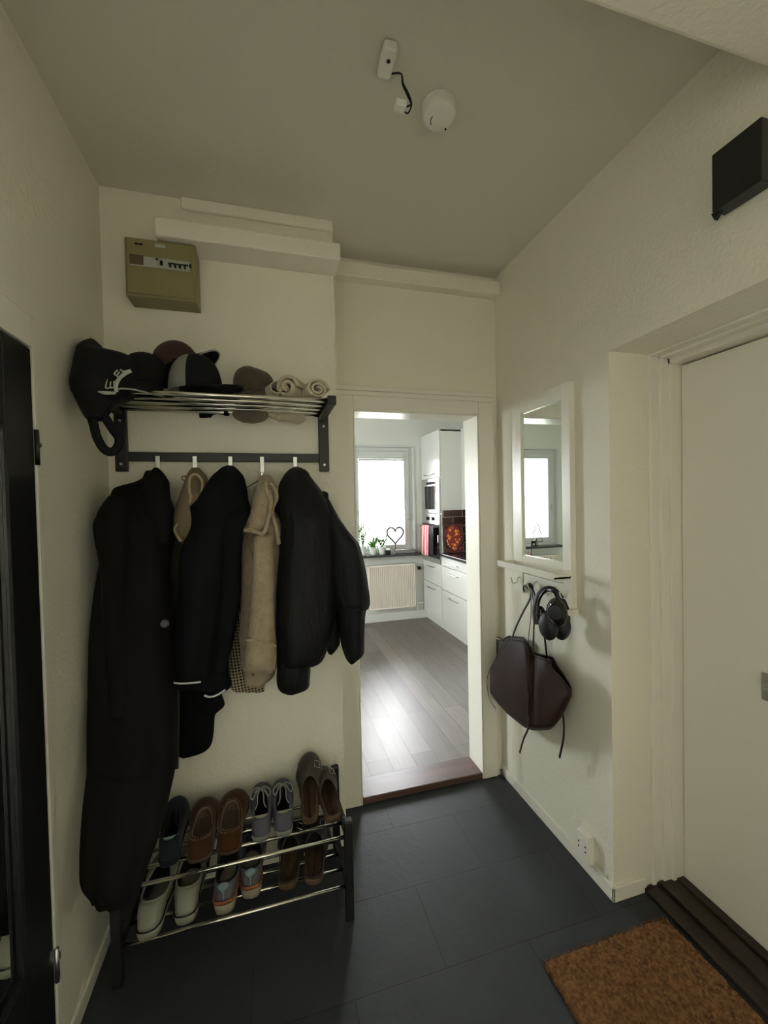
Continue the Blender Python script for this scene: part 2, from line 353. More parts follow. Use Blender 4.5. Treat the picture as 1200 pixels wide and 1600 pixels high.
# unseen windows added behind the camera to light the hall
for n_, x_, ya_, yb_, za_, zb2_ in ((3, -2.36, -2.8, -2.4, .9, 1.7), (5, 2.96, -2.8, -1.0, .75, 2.05)):
    t = thing('window_%d' % n_, None, None, (x_, (ya_+yb_)/2, za_), kind='structure')
    frame4(MB(), 'x', x_-.03, x_+.03, ya_+.001, yb_-.001, za_+.001, zb2_-.001, .06).build('window_frame', WFRAME, t, bevel=.004)
    MB().box((x_-.003, ya_+.05, za_+.05), (x_+.003, yb_-.05, zb2_-.05)).build('pane', GLASS, t)
t = thing('window_4', None, None, (-2.24, 3.0, 1.05), kind='structure')  # unseen side window, added to brighten the kitchen and hall
f = MB()
for a, b in (((2.55, 1.05), (2.61, 2.05)), ((3.39, 1.05), (3.45, 2.05)), ((2.61, 1.05), (3.39, 1.11)), ((2.61, 1.99), (3.39, 2.05))): f.box((-2.27, a[0], a[1]), (-2.21, b[0], b[1]))
f.build('window_frame', WFRAME, t, bevel=.004)
MB().box((-2.245, 2.6, 1.10), (-2.24, 3.4, 2.0)).build('pane', GLASS, t)
# roller blind box with cord, first window
b = thing('window_blind', 'white rolled-up blind with hanging cord at the top of the bright kitchen window', 'blind', (1.365, 5.02, 2.06))
MB().box((1.065, 5.003, 2.058), (1.665, 5.029, 2.082)).build('head_rail', WFRAME, b, bevel=.004)
MB().box((1.07, 5.008, 2.034), (1.66, 5.024, 2.056)).build('rolled_slats', mat('blind_slats', (.5, .52, .5), .5), b)
MB().tube([(1.700, 5.012, 2.06), (1.700, 5.012, 1.36)], .0025, 6).build('cord', WFRAME, b)
MB().cyl((1.700, 5.012, 1.37), (1.700, 5.012, 1.28), .006, 10, r2=.010).build('cord_weight', WFRAME, b, smooth=True)

# ---------------------------------------------------------------- radiators
RAD = mat('radiator_enamel', (.88, .83, .76), .35)
def radiator(x0, x1, label, valve):
    z0, z1, y0 = .19, .74, 4.905
    t = thing('radiator', label, 'radiator', ((x0+x1)/2, 4.93, z0))
    rows = []
    for z in (z0+.02, z1-.02):
        r = []; n = int((x1-x0)/.025)
        for i in range(n*6+1):
            x = x0+.012+(x1-x0-.024)*i/(n*6); q = (i % 6)/6; r.append(V(x, y0+(.020 if .45 < q < .95 else 0), z))
        rows.append(r)
    MB().grid(rows).build('ribbed_panel', RAD, t, solid=.0015)
    g = MB(); g.box((x0, y0-.004, z1-.022), (x1, y0+.075, z1)); g.box((x0, y0-.004, z0), (x1, y0+.075, z0+.022)); g.box((x0, y0-.004, z0), (x0+.014, y0+.075, z1)); g.box((x1-.014, y0-.004, z0), (x1, y0+.075, z1)); g.box((x0+.014, y0+.03, z0+.02), (x1-.014, y0+.07, z1-.02))
    g.build('casing', RAD, t, bevel=.006)
    for xx in (x0+.08, x1-.12): MB().box((xx, y0+.07, z1-.14), (xx+.04, 4.999, z1-.10)).build('wall_bracket', RAD, t)
    if valve:
        MB().cyl((x1, y0+.035, z1-.07), (x1+.035, y0+.035, z1-.07), .012, 12).tube([(x1+.03, y0+.035, z1-.07), (x1+.03, y0+.035, .13), (x1+.03, y0+.04, .13)], .007, 8).tube([(x1-.01, y0+.03, z0+.04), (x1+.12, y0+.03, z0+.04)], .007, 8).build('pipe', RAD, t, smooth=True)
        MB().cyl((x1+.035, y0+.035, z1-.07), (x1+.085, y0+.035, z1-.07), .022, 16).build('thermostat_knob', BLACK, t, smooth=False, label='black thermostat knob')
radiator(1.14, 1.745, 'ribbed white radiator under the bright kitchen window seen through the doorway', True)
radiator(-1.50, -.80, 'ribbed white radiator under the kitchen window seen only in the hall mirror', False)

# ---------------------------------------------------------------- kitchen units
FX = 1.88
def Z(px, py, x=FX): return AT(px, py, x=x).z
z_top, z_door, z_mic, z_ctl, z_ov, z_st, z_dr = Z(687, 670), Z(687, 745.6), Z(687, 803), Z(687, 819.4), Z(687, 874), Z(687, 882), Z(687, 917)
tc_ = thing('tall_oven_cabinet', 'tall white glossy cabinet with built-in microwave and oven beside the window', 'cabinet', (2.18, 4.7, KF))
c = MB(); c.box((FX+.02, 4.40, .12), (2.478, 4.415, z_top)); c.box((FX+.02, 4.975, .12), (2.478, 4.99, z_top)); c.box((FX+.02, 4.40, z_top-.016), (2.478, 4.99, z_top)); c.box((2.46, 4.40, .12), (2.478, 4.99, z_top))
for z in (.12, z_dr+.0, z_st, z_mic, z_door): c.box((FX+.02, 4.41, z-.008), (2.47, 4.98, z+.008))
c.build('carcass', KGLOSS, tc_)
MB().box((1.925, 4.40, KF), (1.94, 4.99, .12)).build('plinth', KGLOSS, tc_)
dr = MB().box((FX, 4.403, z_door+.004), (FX+.019, 4.987, z_top)).build('cabinet_door', KGLOSS, tc_, bevel=.002)
def bar(y0, y1, z, x, par, name='handle'):
    return MB().tube([(x, y0, z), (x-.028, y0, z), (x-.028, y1, z), (x, y1, z)], .0055, 8).build(name, STEEL, par)
bar(4.55, 4.83, z_door+.05, FX, dr)
MB().box((FX, 4.403, .125), (FX+.019, 4.987, z_dr-.003)).build('drawer', KGLOSS, tc_, bevel=.002)
lower = COL.objects[-1] if False else bpy.data.objects['drawer']
bar(4.58, 4.80, z_dr-.055, FX, lower)
d2 = MB().box((FX, 4.403, z_dr+.003), (FX+.019, 4.987, z_st-.002)).build('drawer', KGLOSS, tc_, bevel=.002)
bar(4.58, 4.80, z_st-.055, FX, d2)
DGL = mat('dark_oven_glass', (.012, .013, .014), .08)
mi = MB().box((FX-.004, 4.42, z_mic+.006), (FX+.3, 4.97, z_door-.004)).build('microwave', STEEL, tc_, bevel=.003, label='built-in steel microwave')
MB().box((FX-.008, 4.50, z_mic+.05), (FX-.003, 4.86, z_door-.09)).build('microwave_window', DGL, mi, bevel=.004)
MB().box((FX-.008, 4.50, z_door-.07), (FX-.003, 4.80, z_door-.04)).build('display', DGL, mi)
bar(4.47, 4.49, 0, 0, mi, 'handle_stub') if False else None
ov = MB().box((FX-.004, 4.42, z_st+.002), (FX+.45, 4.97, z_mic-.004)).build('oven', STEEL, tc_, bevel=.003, label='built-in steel oven')
MB().box((FX-.012, 4.425, z_ov), (FX-.003, 4.965, z_ctl-.002)).build('oven_glass', DGL, ov, bevel=.003)
for y in (4.60, 4.76): MB().cyl((FX-.004, y, (z_mic+z_ctl)/2), (FX-.03, y, (z_mic+z_ctl)/2), .019, 20).build('oven_knob', BLACK, ov)
MB().tube([(FX-.012, 4.46, z_ctl-.03), (FX-.05, 4.46, z_ctl-.03), (FX-.05, 4.93, z_ctl-.03), (FX-.012, 4.93, z_ctl-.03)], .007, 8).build('oven_handle', STEEL, ov)

def towel_mat():
    m = bpy.data.materials.new('red_striped_cotton'); m.use_nodes = True; nt = m.node_tree; N = nt.nodes; L = nt.links; b = N['Principled BSDF']
    tc = N.new('ShaderNodeTexCoord'); wv = N.new('ShaderNodeTexWave'); wv.bands_direction = 'Y'; wv.inputs['Scale'].default_value = 5.5; wv.inputs['Distortion'].default_value = .6
    L.new(tc.outputs['Object'], wv.inputs[0]); r = N.new('ShaderNodeValToRGB'); r.color_ramp.interpolation = 'CONSTANT'
    r.color_ramp.elements[0].color = (.50, .03, .07, 1); r.color_ramp.elements[1].position = .55; r.color_ramp.elements[1].color = (.75, .62, .60, 1)
    L.new(wv.outputs[0], r.inputs[0]); L.new(r.outputs[0], b.inputs['Base Color']); b.inputs['Roughness'].default_value = .85; return m
def towel(y0, y1, zt, zb, m, label, cat='towel'):
    rows = []
    for k in range(25):
        q = k/24
        if q < .2: x, z = FX-.058+.0*q, zt-.10*(1-q/.2); x = FX-.038
        elif q < .3: a = (q-.2)/.1*PI; x, z = FX-.050+.012*math.cos(a), zt+.012*math.sin(a)
        else: x, z = FX-.062, zt-(q-.3)/.7*(zt-zb)
        r = []
        for j in range(19):
            u = j/18; sh = .10*max(0, (q-.3))*(.5-u); r.append(V(x-.006*math.sin(u*13+1)*min(1, max(0, q-.25)*3)-.008*max(0, q-.3), y0+(y1-y0)*u+sh*(y1-y0), z-.012*math.sin(u*3)*max(0, q-.3)))
        rows.append(r)
    return tag(MB().grid(rows).build('kitchen_towel', m, None, smooth=True, solid=.004), label, cat)
towel(4.60, 4.87, z_ctl-.03, Z(675, 867), towel_mat(), 'red and white striped kitchen towel hanging on the oven handle')
towel(4.455, 4.575, z_ctl-.03, Z(683, 866), mat('black_cotton', (.015, .016, .018), .9), 'black kitchen towel hanging on the oven handle beside the red one')

# base cabinets along the right
zw = AT(690, 869, x=FX).z
def base(y0, y1, label, zs):
    t = thing('base_cabinet', label, 'cabinet', (2.18, (y0+y1)/2, KF), 'white drawer cabinets under the dark worktop')
    k = MB(); k.box((FX+.02, y0, .12), (2.478, y0+.016, zw)); k.box((FX+.02, y1-.016, .12), (2.478, y1, zw)); k.box((FX+.02, y0, .12), (2.478, y1, .136)); k.box((2.46, y0, .12), (2.478, y1, zw)); k.box((FX+.02, y0, zw-.016), (2.478, y1, zw))
    k.build('carcass', KGLOSS, t)
    MB().box((1.925, y0, KF), (1.94, y1, .12)).build('plinth', KGLOSS, t)
    for a, b_ in zip(zs, zs[1:]):
        dd = MB().box((FX, y0+.003, b_+.003), (FX+.019, y1-.003, a-.003)).build('drawer', KGLOSS, t, bevel=.002)
        bar((y0+y1)/2-.11+.06, (y0+y1)/2+.11+.06, a-.06, FX, dd)
zs = [zw, Z(694.7, 885.5), Z(695.8, 923), .125]
base(3.60, 4.395, 'white drawer cabinet with steel bar handles right beside the oven column', zs)
base(2.80, 3.595, 'white drawer cabinet under the worktop next nearer the doorway, mostly hidden by the door jamb', zs)
tag(MB().box((1.86, 2.3, zw+.001), (2.478, 4.398, zw+.034)).build('worktop', mat('dark_worktop', (.030, .028, .030), .22, var=.4, vscale=60), bevel=.004), 'dark kitchen worktop with thin edge on the white drawer cabinets', 'worktop')

def wtile_mat():
    m = bpy.data.materials.new('brown_wall_tiles'); m.use_nodes = True; nt = m.node_tree; N = nt.nodes; L = nt.links; b = N['Principled BSDF']
    tc = N.new('ShaderNodeTexCoord'); sp = N.new('ShaderNodeSeparateXYZ'); L.new(tc.outputs['Object'], sp.inputs[0]); cb = N.new('ShaderNodeCombineXYZ')
    ad = N.new('ShaderNodeMath'); ad.operation = 'ADD'; L.new(sp.outputs[0], ad.inputs[0]); L.new(sp.outputs[1], ad.inputs[1]); ad2 = N.new('ShaderNodeMath'); ad2.operation = 'ADD'; ad2.inputs[1].default_value = 3.48-.06; L.new(ad.outputs[0], ad2.inputs[0])
    az = N.new('ShaderNodeMath'); az.operation = 'ADD'; az.inputs[1].default_value = 1-.327; L.new(sp.outputs[2], az.inputs[0])
    L.new(ad2.outputs[0], cb.inputs[0]); L.new(az.outputs[0], cb.inputs[1])
    br = N.new('ShaderNodeTexBrick'); L.new(cb.outputs[0], br.inputs['Vector'])
    for k, v_ in (('Scale', 1), ('Mortar Size', .003), ('Mortar Smooth', .1), ('Brick Width', .24), ('Row Height', .1), ('Bias', 0)): br.inputs[k].default_value = v_
    br.inputs['Color1'].default_value = (.045, .022, .018, 1); br.inputs['Color2'].default_value = (.075, .045, .038, 1); br.inputs['Mortar'].default_value = (.42, .38, .33, 1)
    L.new(br.outputs[0], b.inputs['Base Color']); b.inputs['Roughness'].default_value = .15; return m
WT = wtile_mat()
struct('kitchen_wall_tiles', MB().box((FX+.024, 4.388, zw+.036), (2.47, 4.399, 1.405)).box((2.47, 2.3, zw+.036), (2.479, 4.399, 1.405)), WT)
# wall cabinets
wc = thing('wall_cabinet', 'white wall cabinet above the brown tiles, next to the tall oven cabinet', 'cabinet', (2.31, 4.09, 1.41))
MB().box((2.17, 3.80, 1.41), (2.478, 4.396, z_top+.01)).build('carcass', KGLOSS, wc)
wd = MB().box((2.15, 3.80, 1.41), (2.169, 4.396, z_top+.01)).build('cabinet_door', KGLOSS, wc, bevel=.002)
bar(3.95, 4.2, 1.46, 2.15, wd)
hd = thing('cooker_hood', 'white cooker hood cabinet hanging lower beside the wall cabinet', 'cooker hood', (2.31, 3.4, 1.33))
MB().box((2.17, 3.2, 1.36), (2.478, 3.795, z_top+.01)).build('carcass', KGLOSS, hd)
hdd = MB().box((2.15, 3.2, 1.46), (2.169, 3.795, z_top+.01)).build('cabinet_door', KGLOSS, hd, bevel=.002)
bar(3.45, 3.7, 1.51, 2.15, hdd)
MB().box((2.13, 3.2, 1.34), (2.478, 3.795, 1.385)).build('visor', KGLOSS, hd, bevel=.004)

def board_mat():
    m = bpy.data.materials.new('orange_patterned_print'); m.use_nodes = True; nt = m.node_tree; N = nt.nodes; L = nt.links; b = N['Principled BSDF']
    tc = N.new('ShaderNodeTexCoord'); nz = N.new('ShaderNodeTexNoise'); nz.inputs['Scale'].default_value = 14; nz.inputs['Detail'].default_value = 5; nz.inputs['Distortion'].default_value = 2.2; L.new(tc.outputs['Object'], nz.inputs['Vector'])
    vo = N.new('ShaderNodeTexVoronoi'); vo.inputs['Scale'].default_value = 26; L.new(tc.outputs['Object'], vo.inputs['Vector'])
    # oval figure in the middle of a dark ground
    mp = N.new('ShaderNodeMapping'); mp.inputs['Location'].default_value = (0, 0, -.175*4.9); mp.inputs['Scale'].default_value = (8.2, 0, 4.9); L.new(tc.outputs['Object'], mp.inputs[0])
    ln = N.new('ShaderNodeVectorMath'); ln.operation = 'LENGTH'; L.new(mp.outputs[0], ln.inputs[0])
    ml = N.new('ShaderNodeMath'); ml.operation = 'MULTIPLY_ADD'; ml.inputs[1].default_value = .7; L.new(nz.outputs[0], ml.inputs[0]); L.new(ln.outputs['Value'], ml.inputs[2])
    ms = N.new('ShaderNodeValToRGB'); e = ms.color_ramp.elements; e[0].position = .99; e[0].color = (1, 1, 1, 1); e[1].position = 1.0; e[1].color = (0, 0, 0, 1); L.new(ml.outputs[0], ms.inputs[0])
    mv = N.new('ShaderNodeMath'); mv.operation = 'MULTIPLY'; L.new(vo.outputs['Distance'], mv.inputs[0]); mv.inputs[1].default_value = 1.1
    a2 = N.new('ShaderNodeMath'); a2.operation = 'ADD'; L.new(nz.outputs[0], a2.inputs[0]); L.new(mv.outputs[0], a2.inputs[1])
    cr = N.new('ShaderNodeValToRGB'); cr.color_ramp.elements[0].position = .72; cr.color_ramp.elements[0].color = (1.0, .50, .16, 1); cr.color_ramp.elements[1].position = 1.0; cr.color_ramp.elements[1].color = (.35, .06, .04, 1)
    el = cr.color_ramp.elements.new(.93); el.color = (.95, .28, .08, 1); L.new(a2.outputs[0], cr.inputs[0])
    bg = N.new('ShaderNodeValToRGB'); bg.color_ramp.elements[0].position = .4; bg.color_ramp.elements[0].color = (.05, .02, .02, 1); bg.color_ramp.elements[1].position = .75; bg.color_ramp.elements[1].color = (.35, .09, .09, 1); L.new(nz.outputs[0], bg.inputs[0])
    mx = N.new('ShaderNodeMix'); mx.data_type = 'RGBA'; L.new(ms.outputs[0], mx.inputs[0]); L.new(bg.outputs[0], mx.inputs[6]); L.new(cr.outputs[0], mx.inputs[7]); L.new(mx.outputs[2], b.inputs['Base Color']); b.inputs['Roughness'].default_value = .25; return m
p0, p1 = AT(695, 863, y=4.33), AT(725, 816, y=4.33)
bt = thing('serving_tray', 'dark tray with a fiery orange ornamental print leaning on the brown tiles', 'tray', ((p0.x+p1.x)/2, 4.355, zw+.036))
xa, xb = p0.x, p1.x; zb_, zt_ = zw+.036, zw+.036+.335
rows = [[V(x, 4.335+(z-zb_)*.13, z) for x in (xa+(xb-xa)*i/10 for i in range(11))] for z in (zb_+(zt_-zb_)*k/12 for k in range(13))]
MB().grid(rows).build('printed_panel', board_mat(), bt, solid=.004)
rim = [V(x, 4.333+(z-zb_)*.13, z) for x, z in ((xa, zb_), (xb, zb_), (xb, zt_), (xa, zt_))]
MB().tube(rim, .005, 6, closed=True).build('rim', BLACK, bt)

# ---------------------------------------------------------------- things on the kitchen window sills
SZ = .872
LEAF = mat('fresh_leaf', (.10, .30, .035), .4, var=.45, vscale=30); LEAF2 = mat('dark_leaf', (.045, .13, .03), .45, var=.4, vscale=30)
POTW = mat('white_glazed_pot', (.70, .72, .68), .3)
SOIL = mat('potting_soil', (.03, .02, .012), .95, bump=.6, bscale=150)
def leaf(mb, base, ang, lean, L, W, bend=.6, twist=0):
    d = V(math.cos(ang), math.sin(ang), 0); s = V(-math.sin(ang), math.cos(ang), 0); rows = []
    for k in range(8):
        q = k/7; a = lean+bend*q; p = Vector(base)+d*(L*q*math.sin(a))+V(0, 0, L*q*math.cos(a)); wv = W*math.sin(PI*min(1, .08+q*.92))**.8
        rows.append([p-s*wv, p+V(0, 0, -.15*wv), p+s*wv])
    mb.grid(rows)
def pot(px, py_top, r0, r1, hgt, x=None, ybase=4.93):
    return None
def plant(x, y, r, h, label, build):
    t = thing('potted_plant', label, 'plant', (x, y, SZ))
    prof = [(0, 0.001), (r*.78, .001), (r*.82, .004), (r, h), (r*.93, h), (r*.88, h*.82), (0, h*.82)]
    rows = [[V(x+a*math.cos(2*PI*j/28), y+a*math.sin(2*PI*j/28), SZ+z) for j in range(28)] for a, z in prof]
    MB().grid(rows, closeu=True).build('pot', POTW, t, smooth=True)
    MB().cyl((x, y, SZ+h*.80), (x, y, SZ+h*.86), r*.86, 24).build('soil', SOIL, t)
    build(t, x, y, SZ+h*.84); return t
def tulip(t, x, y, z):
    m = MB(); r = random.Random(5)
    for i in range(13): leaf(m, (x+r.uniform(-.02, .02), y+r.uniform(-.015, .015), z), r.uniform(0, 6.28), r.uniform(.05, .5), r.uniform(.13, .24), r.uniform(.010, .018), r.uniform(.2, .9))
    m.build('leaves', LEAF, t, smooth=True, solid=.001)
def orchid(t, x, y, z):
    m = MB(); s = MB(); r = random.Random(8)
    for i in range(4):
        a = i*1.6; tip = V(x+.06*math.cos(a), y+.04*math.sin(a), z+.22+.03*i); mid = V(x+.02*math.cos(a), y+.02*math.sin(a), z+.13)
        pts = spline([(x, y, z-.01), mid, tip], 5); s.tube(pts, .003, 6)
        for p in pts[3:]:
            for k in range(2): leaf(m, p, r.uniform(0, 6.28), r.uniform(.5, 1.3), r.uniform(.04, .07), .014, .5)
    s.build('stem', LEAF2, t); m.build('leaves', LEAF2, t, smooth=True, solid=.001)
def bushy(t, x, y, z):
    m = MB(); s = MB(); r = random.Random(11)
    for i in range(9):
        a = r.uniform(0, 6.28); L = r.uniform(.10, .17); p1_ = V(x+L*.55*math.cos(a), y+L*.4*math.sin(a), z+L*.8); pts = spline([(x, y, z-.01), (Vector((x, y, z))+p1_)/2+V(0, 0, .02), p1_], 4); s.tube(pts, .0022, 5)
        for p in pts[2:]:
            for k in range(2): leaf(m, p, r.uniform(0, 6.28), r.uniform(.4, 1.4), r.uniform(.03, .055), .011, .6)
    s.build('stem', LEAF2, t); m.build('leaves', LEAF, t, smooth=True, solid=.001)
plant(AT(567, 862, y=4.93).x, 4.925, .046, .105, 'leafy plant in a white pot at the left end of the bright window sill', orchid)
plant(AT(583, 862, y=4.93).x, 4.925, .046, .095, 'green tulip-like plant in a white pot on the kitchen window sill', tulip)
plant(AT(597, 862, y=4.93).x, 4.925, .044, .095, 'small bushy green plant in a white pot next to the heart ornament', bushy)
# dark candle cup
cx = AT(606.5, 862, y=4.89).x
cu = thing('candle_cup', 'small black candle cup with a pale top beside the wire heart', 'candle holder', (cx, 4.89, SZ))
MB().cyl((cx, 4.89, SZ), (cx, 4.89, SZ+.055), .030, 20, r2=.036).build('cup', BLACK, cu); MB().ellip((cx, 4.89, SZ+.055), (.027, .027, .018), z0=0).build('candle', POTW, cu, smooth=True)
# wire heart
hx = AT(618, 860, y=4.98).x
he = thing('heart_ornament', 'wire heart on a stand in front of the bright kitchen window', 'ornament', (hx, 4.98, SZ))
W_ = mat('grey_wire', (.16, .15, .14), .5, metal=.6)
pts = []
for i in range(48):
    a = 2*PI*i/48; X_ = 16*math.sin(a)**3/16; Z_ = (13*math.cos(a)-5*math.cos(2*a)-2*math.cos(3*a)-math.cos(4*a))/16
    pts.append(V(hx+.108*X_, 4.98, SZ+.235+.118*Z_))
MB().tube(pts, .0115, 8, closed=True).build('wire_heart', W_, he, smooth=True)
MB().tube([(hx, 4.98, SZ+.006), (hx, 4.98, SZ+.120)], .006, 6).build('stem', W_, he)
MB().cyl((hx, 4.98, SZ), (hx, 4.98, SZ+.008), .03, 20).build('base', POTW, he)
# long tray
tr = thing('sill_tray', 'long shallow grey patterned box lying on the right end of the window sill', 'box', (1.62, 4.96, SZ))
MB().box((1.50, 4.92, SZ), (1.76, 5.0, SZ+.035)).build('box', mat('speckled_tin', (.42, .42, .42), .4, col2=(.2, .2, .2), vscale=60), tr, bevel=.006)
MB().box((1.495, 4.915, SZ+.036), (1.765, 5.005, SZ+.046)).build('lid', mat('speckled_tin', (.42,)*3), tr, bevel=.003)
# second window: tree ornament and small figure
te = thing('tree_ornament', 'wire fir tree ornament on the sill of the window seen in the hall mirror', 'ornament', (-1.20, 4.97, SZ))
z0 = SZ+.02; pts = []
for (hw, z) in ((0, .30), (.05, .22), (.025, .22), (.075, .13), (.04, .13), (.095, .03)): pts.append(V(-1.20+hw, 4.97, z0+z))
pts += [V(-1.20-(p.x+1.20), 4.97, p.z) for p in reversed(pts[1:])]
MB().tube(pts, .007, 6, closed=True).tube([(-1.20, 4.97, SZ), (-1.20, 4.97, z0+.03)], .007, 6).build('wire_tree', W_, te); MB().cyl((-1.20, 4.97, SZ), (-1.20, 4.97, SZ+.006), .03, 16).build('base', W_, te)
fg = thing('animal_figurine', 'small dark standing animal figurine on the sill beside the wire tree, seen in the mirror', 'figurine', (-1.11, 4.92, SZ))
b_ = MB().ellip((-1.11, 4.92, SZ+.055), (.038, .014, .016)).ellip((-1.155, 4.92, SZ+.083), (.014, .008, .008))
b_.tube([(-1.14, 4.92, SZ+.06), (-1.152, 4.92, SZ+.085)], [.010, .006], 8)
for dx, dy in ((-.026, .007), (-.026, -.007), (.026, .007), (.026, -.007)): b_.tube([(-1.11+dx, 4.92+dy, SZ+.05), (-1.11+dx, 4.92+dy, SZ)], [.005, .003], 6)
b_.build('body', BLACK, fg, smooth=True)
MB().tube([(-1.155, 4.92, SZ+.088), (-1.16, 4.925, SZ+.110)], [.002, .001], 5).tube([(-1.155, 4.92, SZ+.088), (-1.15, 4.915, SZ+.110)], [.002, .001], 5).build('antlers', BLACK, fg)
# calendar under the second window
ca = thing('wall_calendar', 'wall calendar with a grid page and orange foot, seen low in the hall mirror', 'calendar', (-.93, 4.895, .73))
def cal_mat():
    m = bpy.data.materials.new('calendar_grid'); m.use_nodes = True; nt = m.node_tree; N = nt.nodes; L = nt.links; b = N['Principled BSDF']
    tc = N.new('ShaderNodeTexCoord'); sp = N.new('ShaderNodeSeparateXYZ'); cb = N.new('ShaderNodeCombineXYZ'); L.new(tc.outputs['Object'], sp.inputs[0]); L.new(sp.outputs[0], cb.inputs[0]); L.new(sp.outputs[2], cb.inputs[1])
    br = N.new('ShaderNodeTexBrick'); br.offset = 0; L.new(cb.outputs[0], br.inputs['Vector'])
    for k, v_ in (('Scale', 1), ('Mortar Size', .0025), ('Brick Width', .035), ('Row Height', .03)): br.inputs[k].default_value = v_
    br.inputs['Color1'].default_value = br.inputs['Color2'].default_value = (.72, .70, .72, 1); br.inputs['Mortar'].default_value = (.2, .18, .25, 1)
    L.new(br.outputs[0], b.inputs['Base Color']); return m
MB().box((-1.05, 4.892, .775), (-.80, 4.897, .94)).build('page', cal_mat(), ca); MB().box((-1.05, 4.890, .735), (-.80, 4.897, .773)).build('footer', mat('orange_card', (.5, .16, .05), .6), ca); MB().box((-1.056, 4.889, .73), (-1.05, 4.898, .945)).build('edge', BLACK, ca)

# ---------------------------------------------------------------- outdoors beyond the kitchen windows
GRASS = mat('lawn', (.16, .17, .13), .9, var=.4, vscale=3)
tag(MB().box((-60, 5.6, -3.2), (60, 90, -3.004)).build('lawn', GRASS), 'green lawn outside the kitchen windows', 'grass')['kind'] = 'stuff'
BARK = mat('bark', (.10, .08, .06), .9, bump=.6, bscale=30)
def tree(x, y, h, seed, label):
    t = thing('garden_tree', label, 'tree', (x, y, -3.0), 'trees outside the kitchen windows'); r = random.Random(seed); b = MB(); l = MB()
    b.tube([(x, y, -3.0), (x+.1, y, -3+h*.25), (x, y+.1, -3+h*.5)], [.16, .12, .09], 8)
    for i in range(22):
        a = r.uniform(0, 6.28); z0 = -3+h*r.uniform(.25, .55); L = h*r.uniform(.2, .42); up = r.uniform(.3, 1.2)
        p0 = V(x, y, z0); p2 = p0+V(math.cos(a)*L*.8, math.sin(a)*L*.8, L*up); p1_ = (p0+p2)/2+V(0, 0, -.1*L); pts = spline([p0, p1_, p2], 5); b.tube(pts, [.05-.045*k/(len(pts)-1) for k in range(len(pts))], 5)
        for p in pts[3:]:
            for k in range(7):
                q = p+V(r.gauss(0, .22), r.gauss(0, .22), r.gauss(0, .22)); aa = r.uniform(0, 6.28); s = .07
                l.add([q, q+V(math.cos(aa)*s, math.sin(aa)*s, .03), q+V(0, 0, s*1.2)], [(0, 1, 2)])
    b.build('trunk_and_branches', BARK, t, smooth=True); l.build('foliage', mat('spring_leaves', (.35, .40, .10), .6), t)
tree(-5.9, 17, 7.5, 1, 'bare spring tree with yellow-green buds outside, seen in the hall mirror')
tree(5.2, 24, 6.0, 2, 'pale spring tree far behind the bright kitchen window')
hs = thing('neighbour_house', 'pale house far outside the kitchen windows', 'house', (0, 40, -3))
MB().box((-18, 36, -3), (-2, 44, 2.5)).build('wall', mat('pale_render', (.7, .68, .62), .8), hs)
MB().add([(-18.4, 35.6, 2.5), (-1.6, 35.6, 2.5), (-1.6, 44.4, 2.5), (-18.4, 44.4, 2.5), (-18.4, 40, 4.8), (-1.6, 40, 4.8)], [(0, 1, 5, 4), (2, 3, 4, 5), (1, 2, 5), (3, 0, 4), (0, 3, 2, 1)]).build('roof', mat('roof_tiles', (.2, .1, .07), .8), hs)
for i in range(5): MB().box((-16+3*i, 35.95, -.5), (-14.8+3*i, 36.0, .9)).build('window', DGL, hs)

# ---------------------------------------------------------------- hat rack
HR0, HR1 = -.552, .249   # outer ends
hr = thing('hat_rack', 'black wall hat rack with chrome shelf rails and coat hooks', 'hat rack', (-.15, YC, 1.64))
ZR = 1.853
for x in (HR0, HR1-.042):
    sf = MB().box((x, YC-.021, 1.64), (x+.042, YC-.001, ZR+.032)).box((x, 1.462, ZR), (x+.030 if x > 0 else x+.030, YC-.021, ZR+.032)).build('side_bracket', BLKWOOD, hr, bevel=.003)
    for z in (1.668, 1.83): MB().cyl((x+.021, YC-.021, z), (x+.021, YC-.026, z), .005, 12).build('screw', STEEL, sf)
MB().box((HR0+.042, YC-.020, 1.679), (HR1-.042, YC-.001, 1.714)).build('hook_board', BLKWOOD, hr, bevel=.002)
RY = (1.478, 1.542, 1.606, 1.670, 1.734)
for y in RY: MB().cyl((HR0+.02, y, ZR+.017), (HR1-.02, y, ZR+.017), .0075, 14).build('rail', CHROME, hr, smooth=True)
HX = (-.408, -.277, -.146, -.025, .107)
for x in HX:
    k = MB(); k.box((x-.008, YC-.023, 1.62), (x+.008, YC-.020, 1.70)); k.tube([(x, YC-.022, 1.622), (x, YC-.03, 1.608), (x, YC-.055, 1.606), (x, YC-.066, 1.622), (x, YC-.067, 1.636)], [.008]*5, 8, flat=.5)
    k.build('coat_hook', STEEL, hr, bevel=.001)

# ---------------------------------------------------------------- garments
def fabric(name, col, rough=.85, sheen=.1, bscale=400, bump=.3, var=.15, **k): return mat(name, col, rough, bump=bump, bscale=bscale, sheen=sheen, spec=.2, var=var, vscale=12, **k)
OLIVE = fabric('dark_brown_wool', (.0045, .0037, .0025), sheen=0); NAVY = fabric('black_wool', (.0035, .0038, .0050), sheen=0); PUFF = mat('black_jacket_shell', (.0048, .0048, .005), .6, bump=.6, bscale=16, bdist=.03, spec=.25, stretch=(1, 1, .45))
TEDDY = mat('cream_teddy_fleece', (.42, .34, .23), .95, bump=.9, bscale=170, sheen=.3, spec=.1, var=.22, vscale=40, bdist=.006)
BEIGE = fabric('beige_hood_cloth', (.20, .16, .095)); OLGRN = fabric('olive_cloth', (.028, .026, .011)); LINING = fabric('cream_lining', (.33, .27, .19))
def clampx(p, px, py, lim):
    return AT(px, py, x=lim) if p.x < lim else p
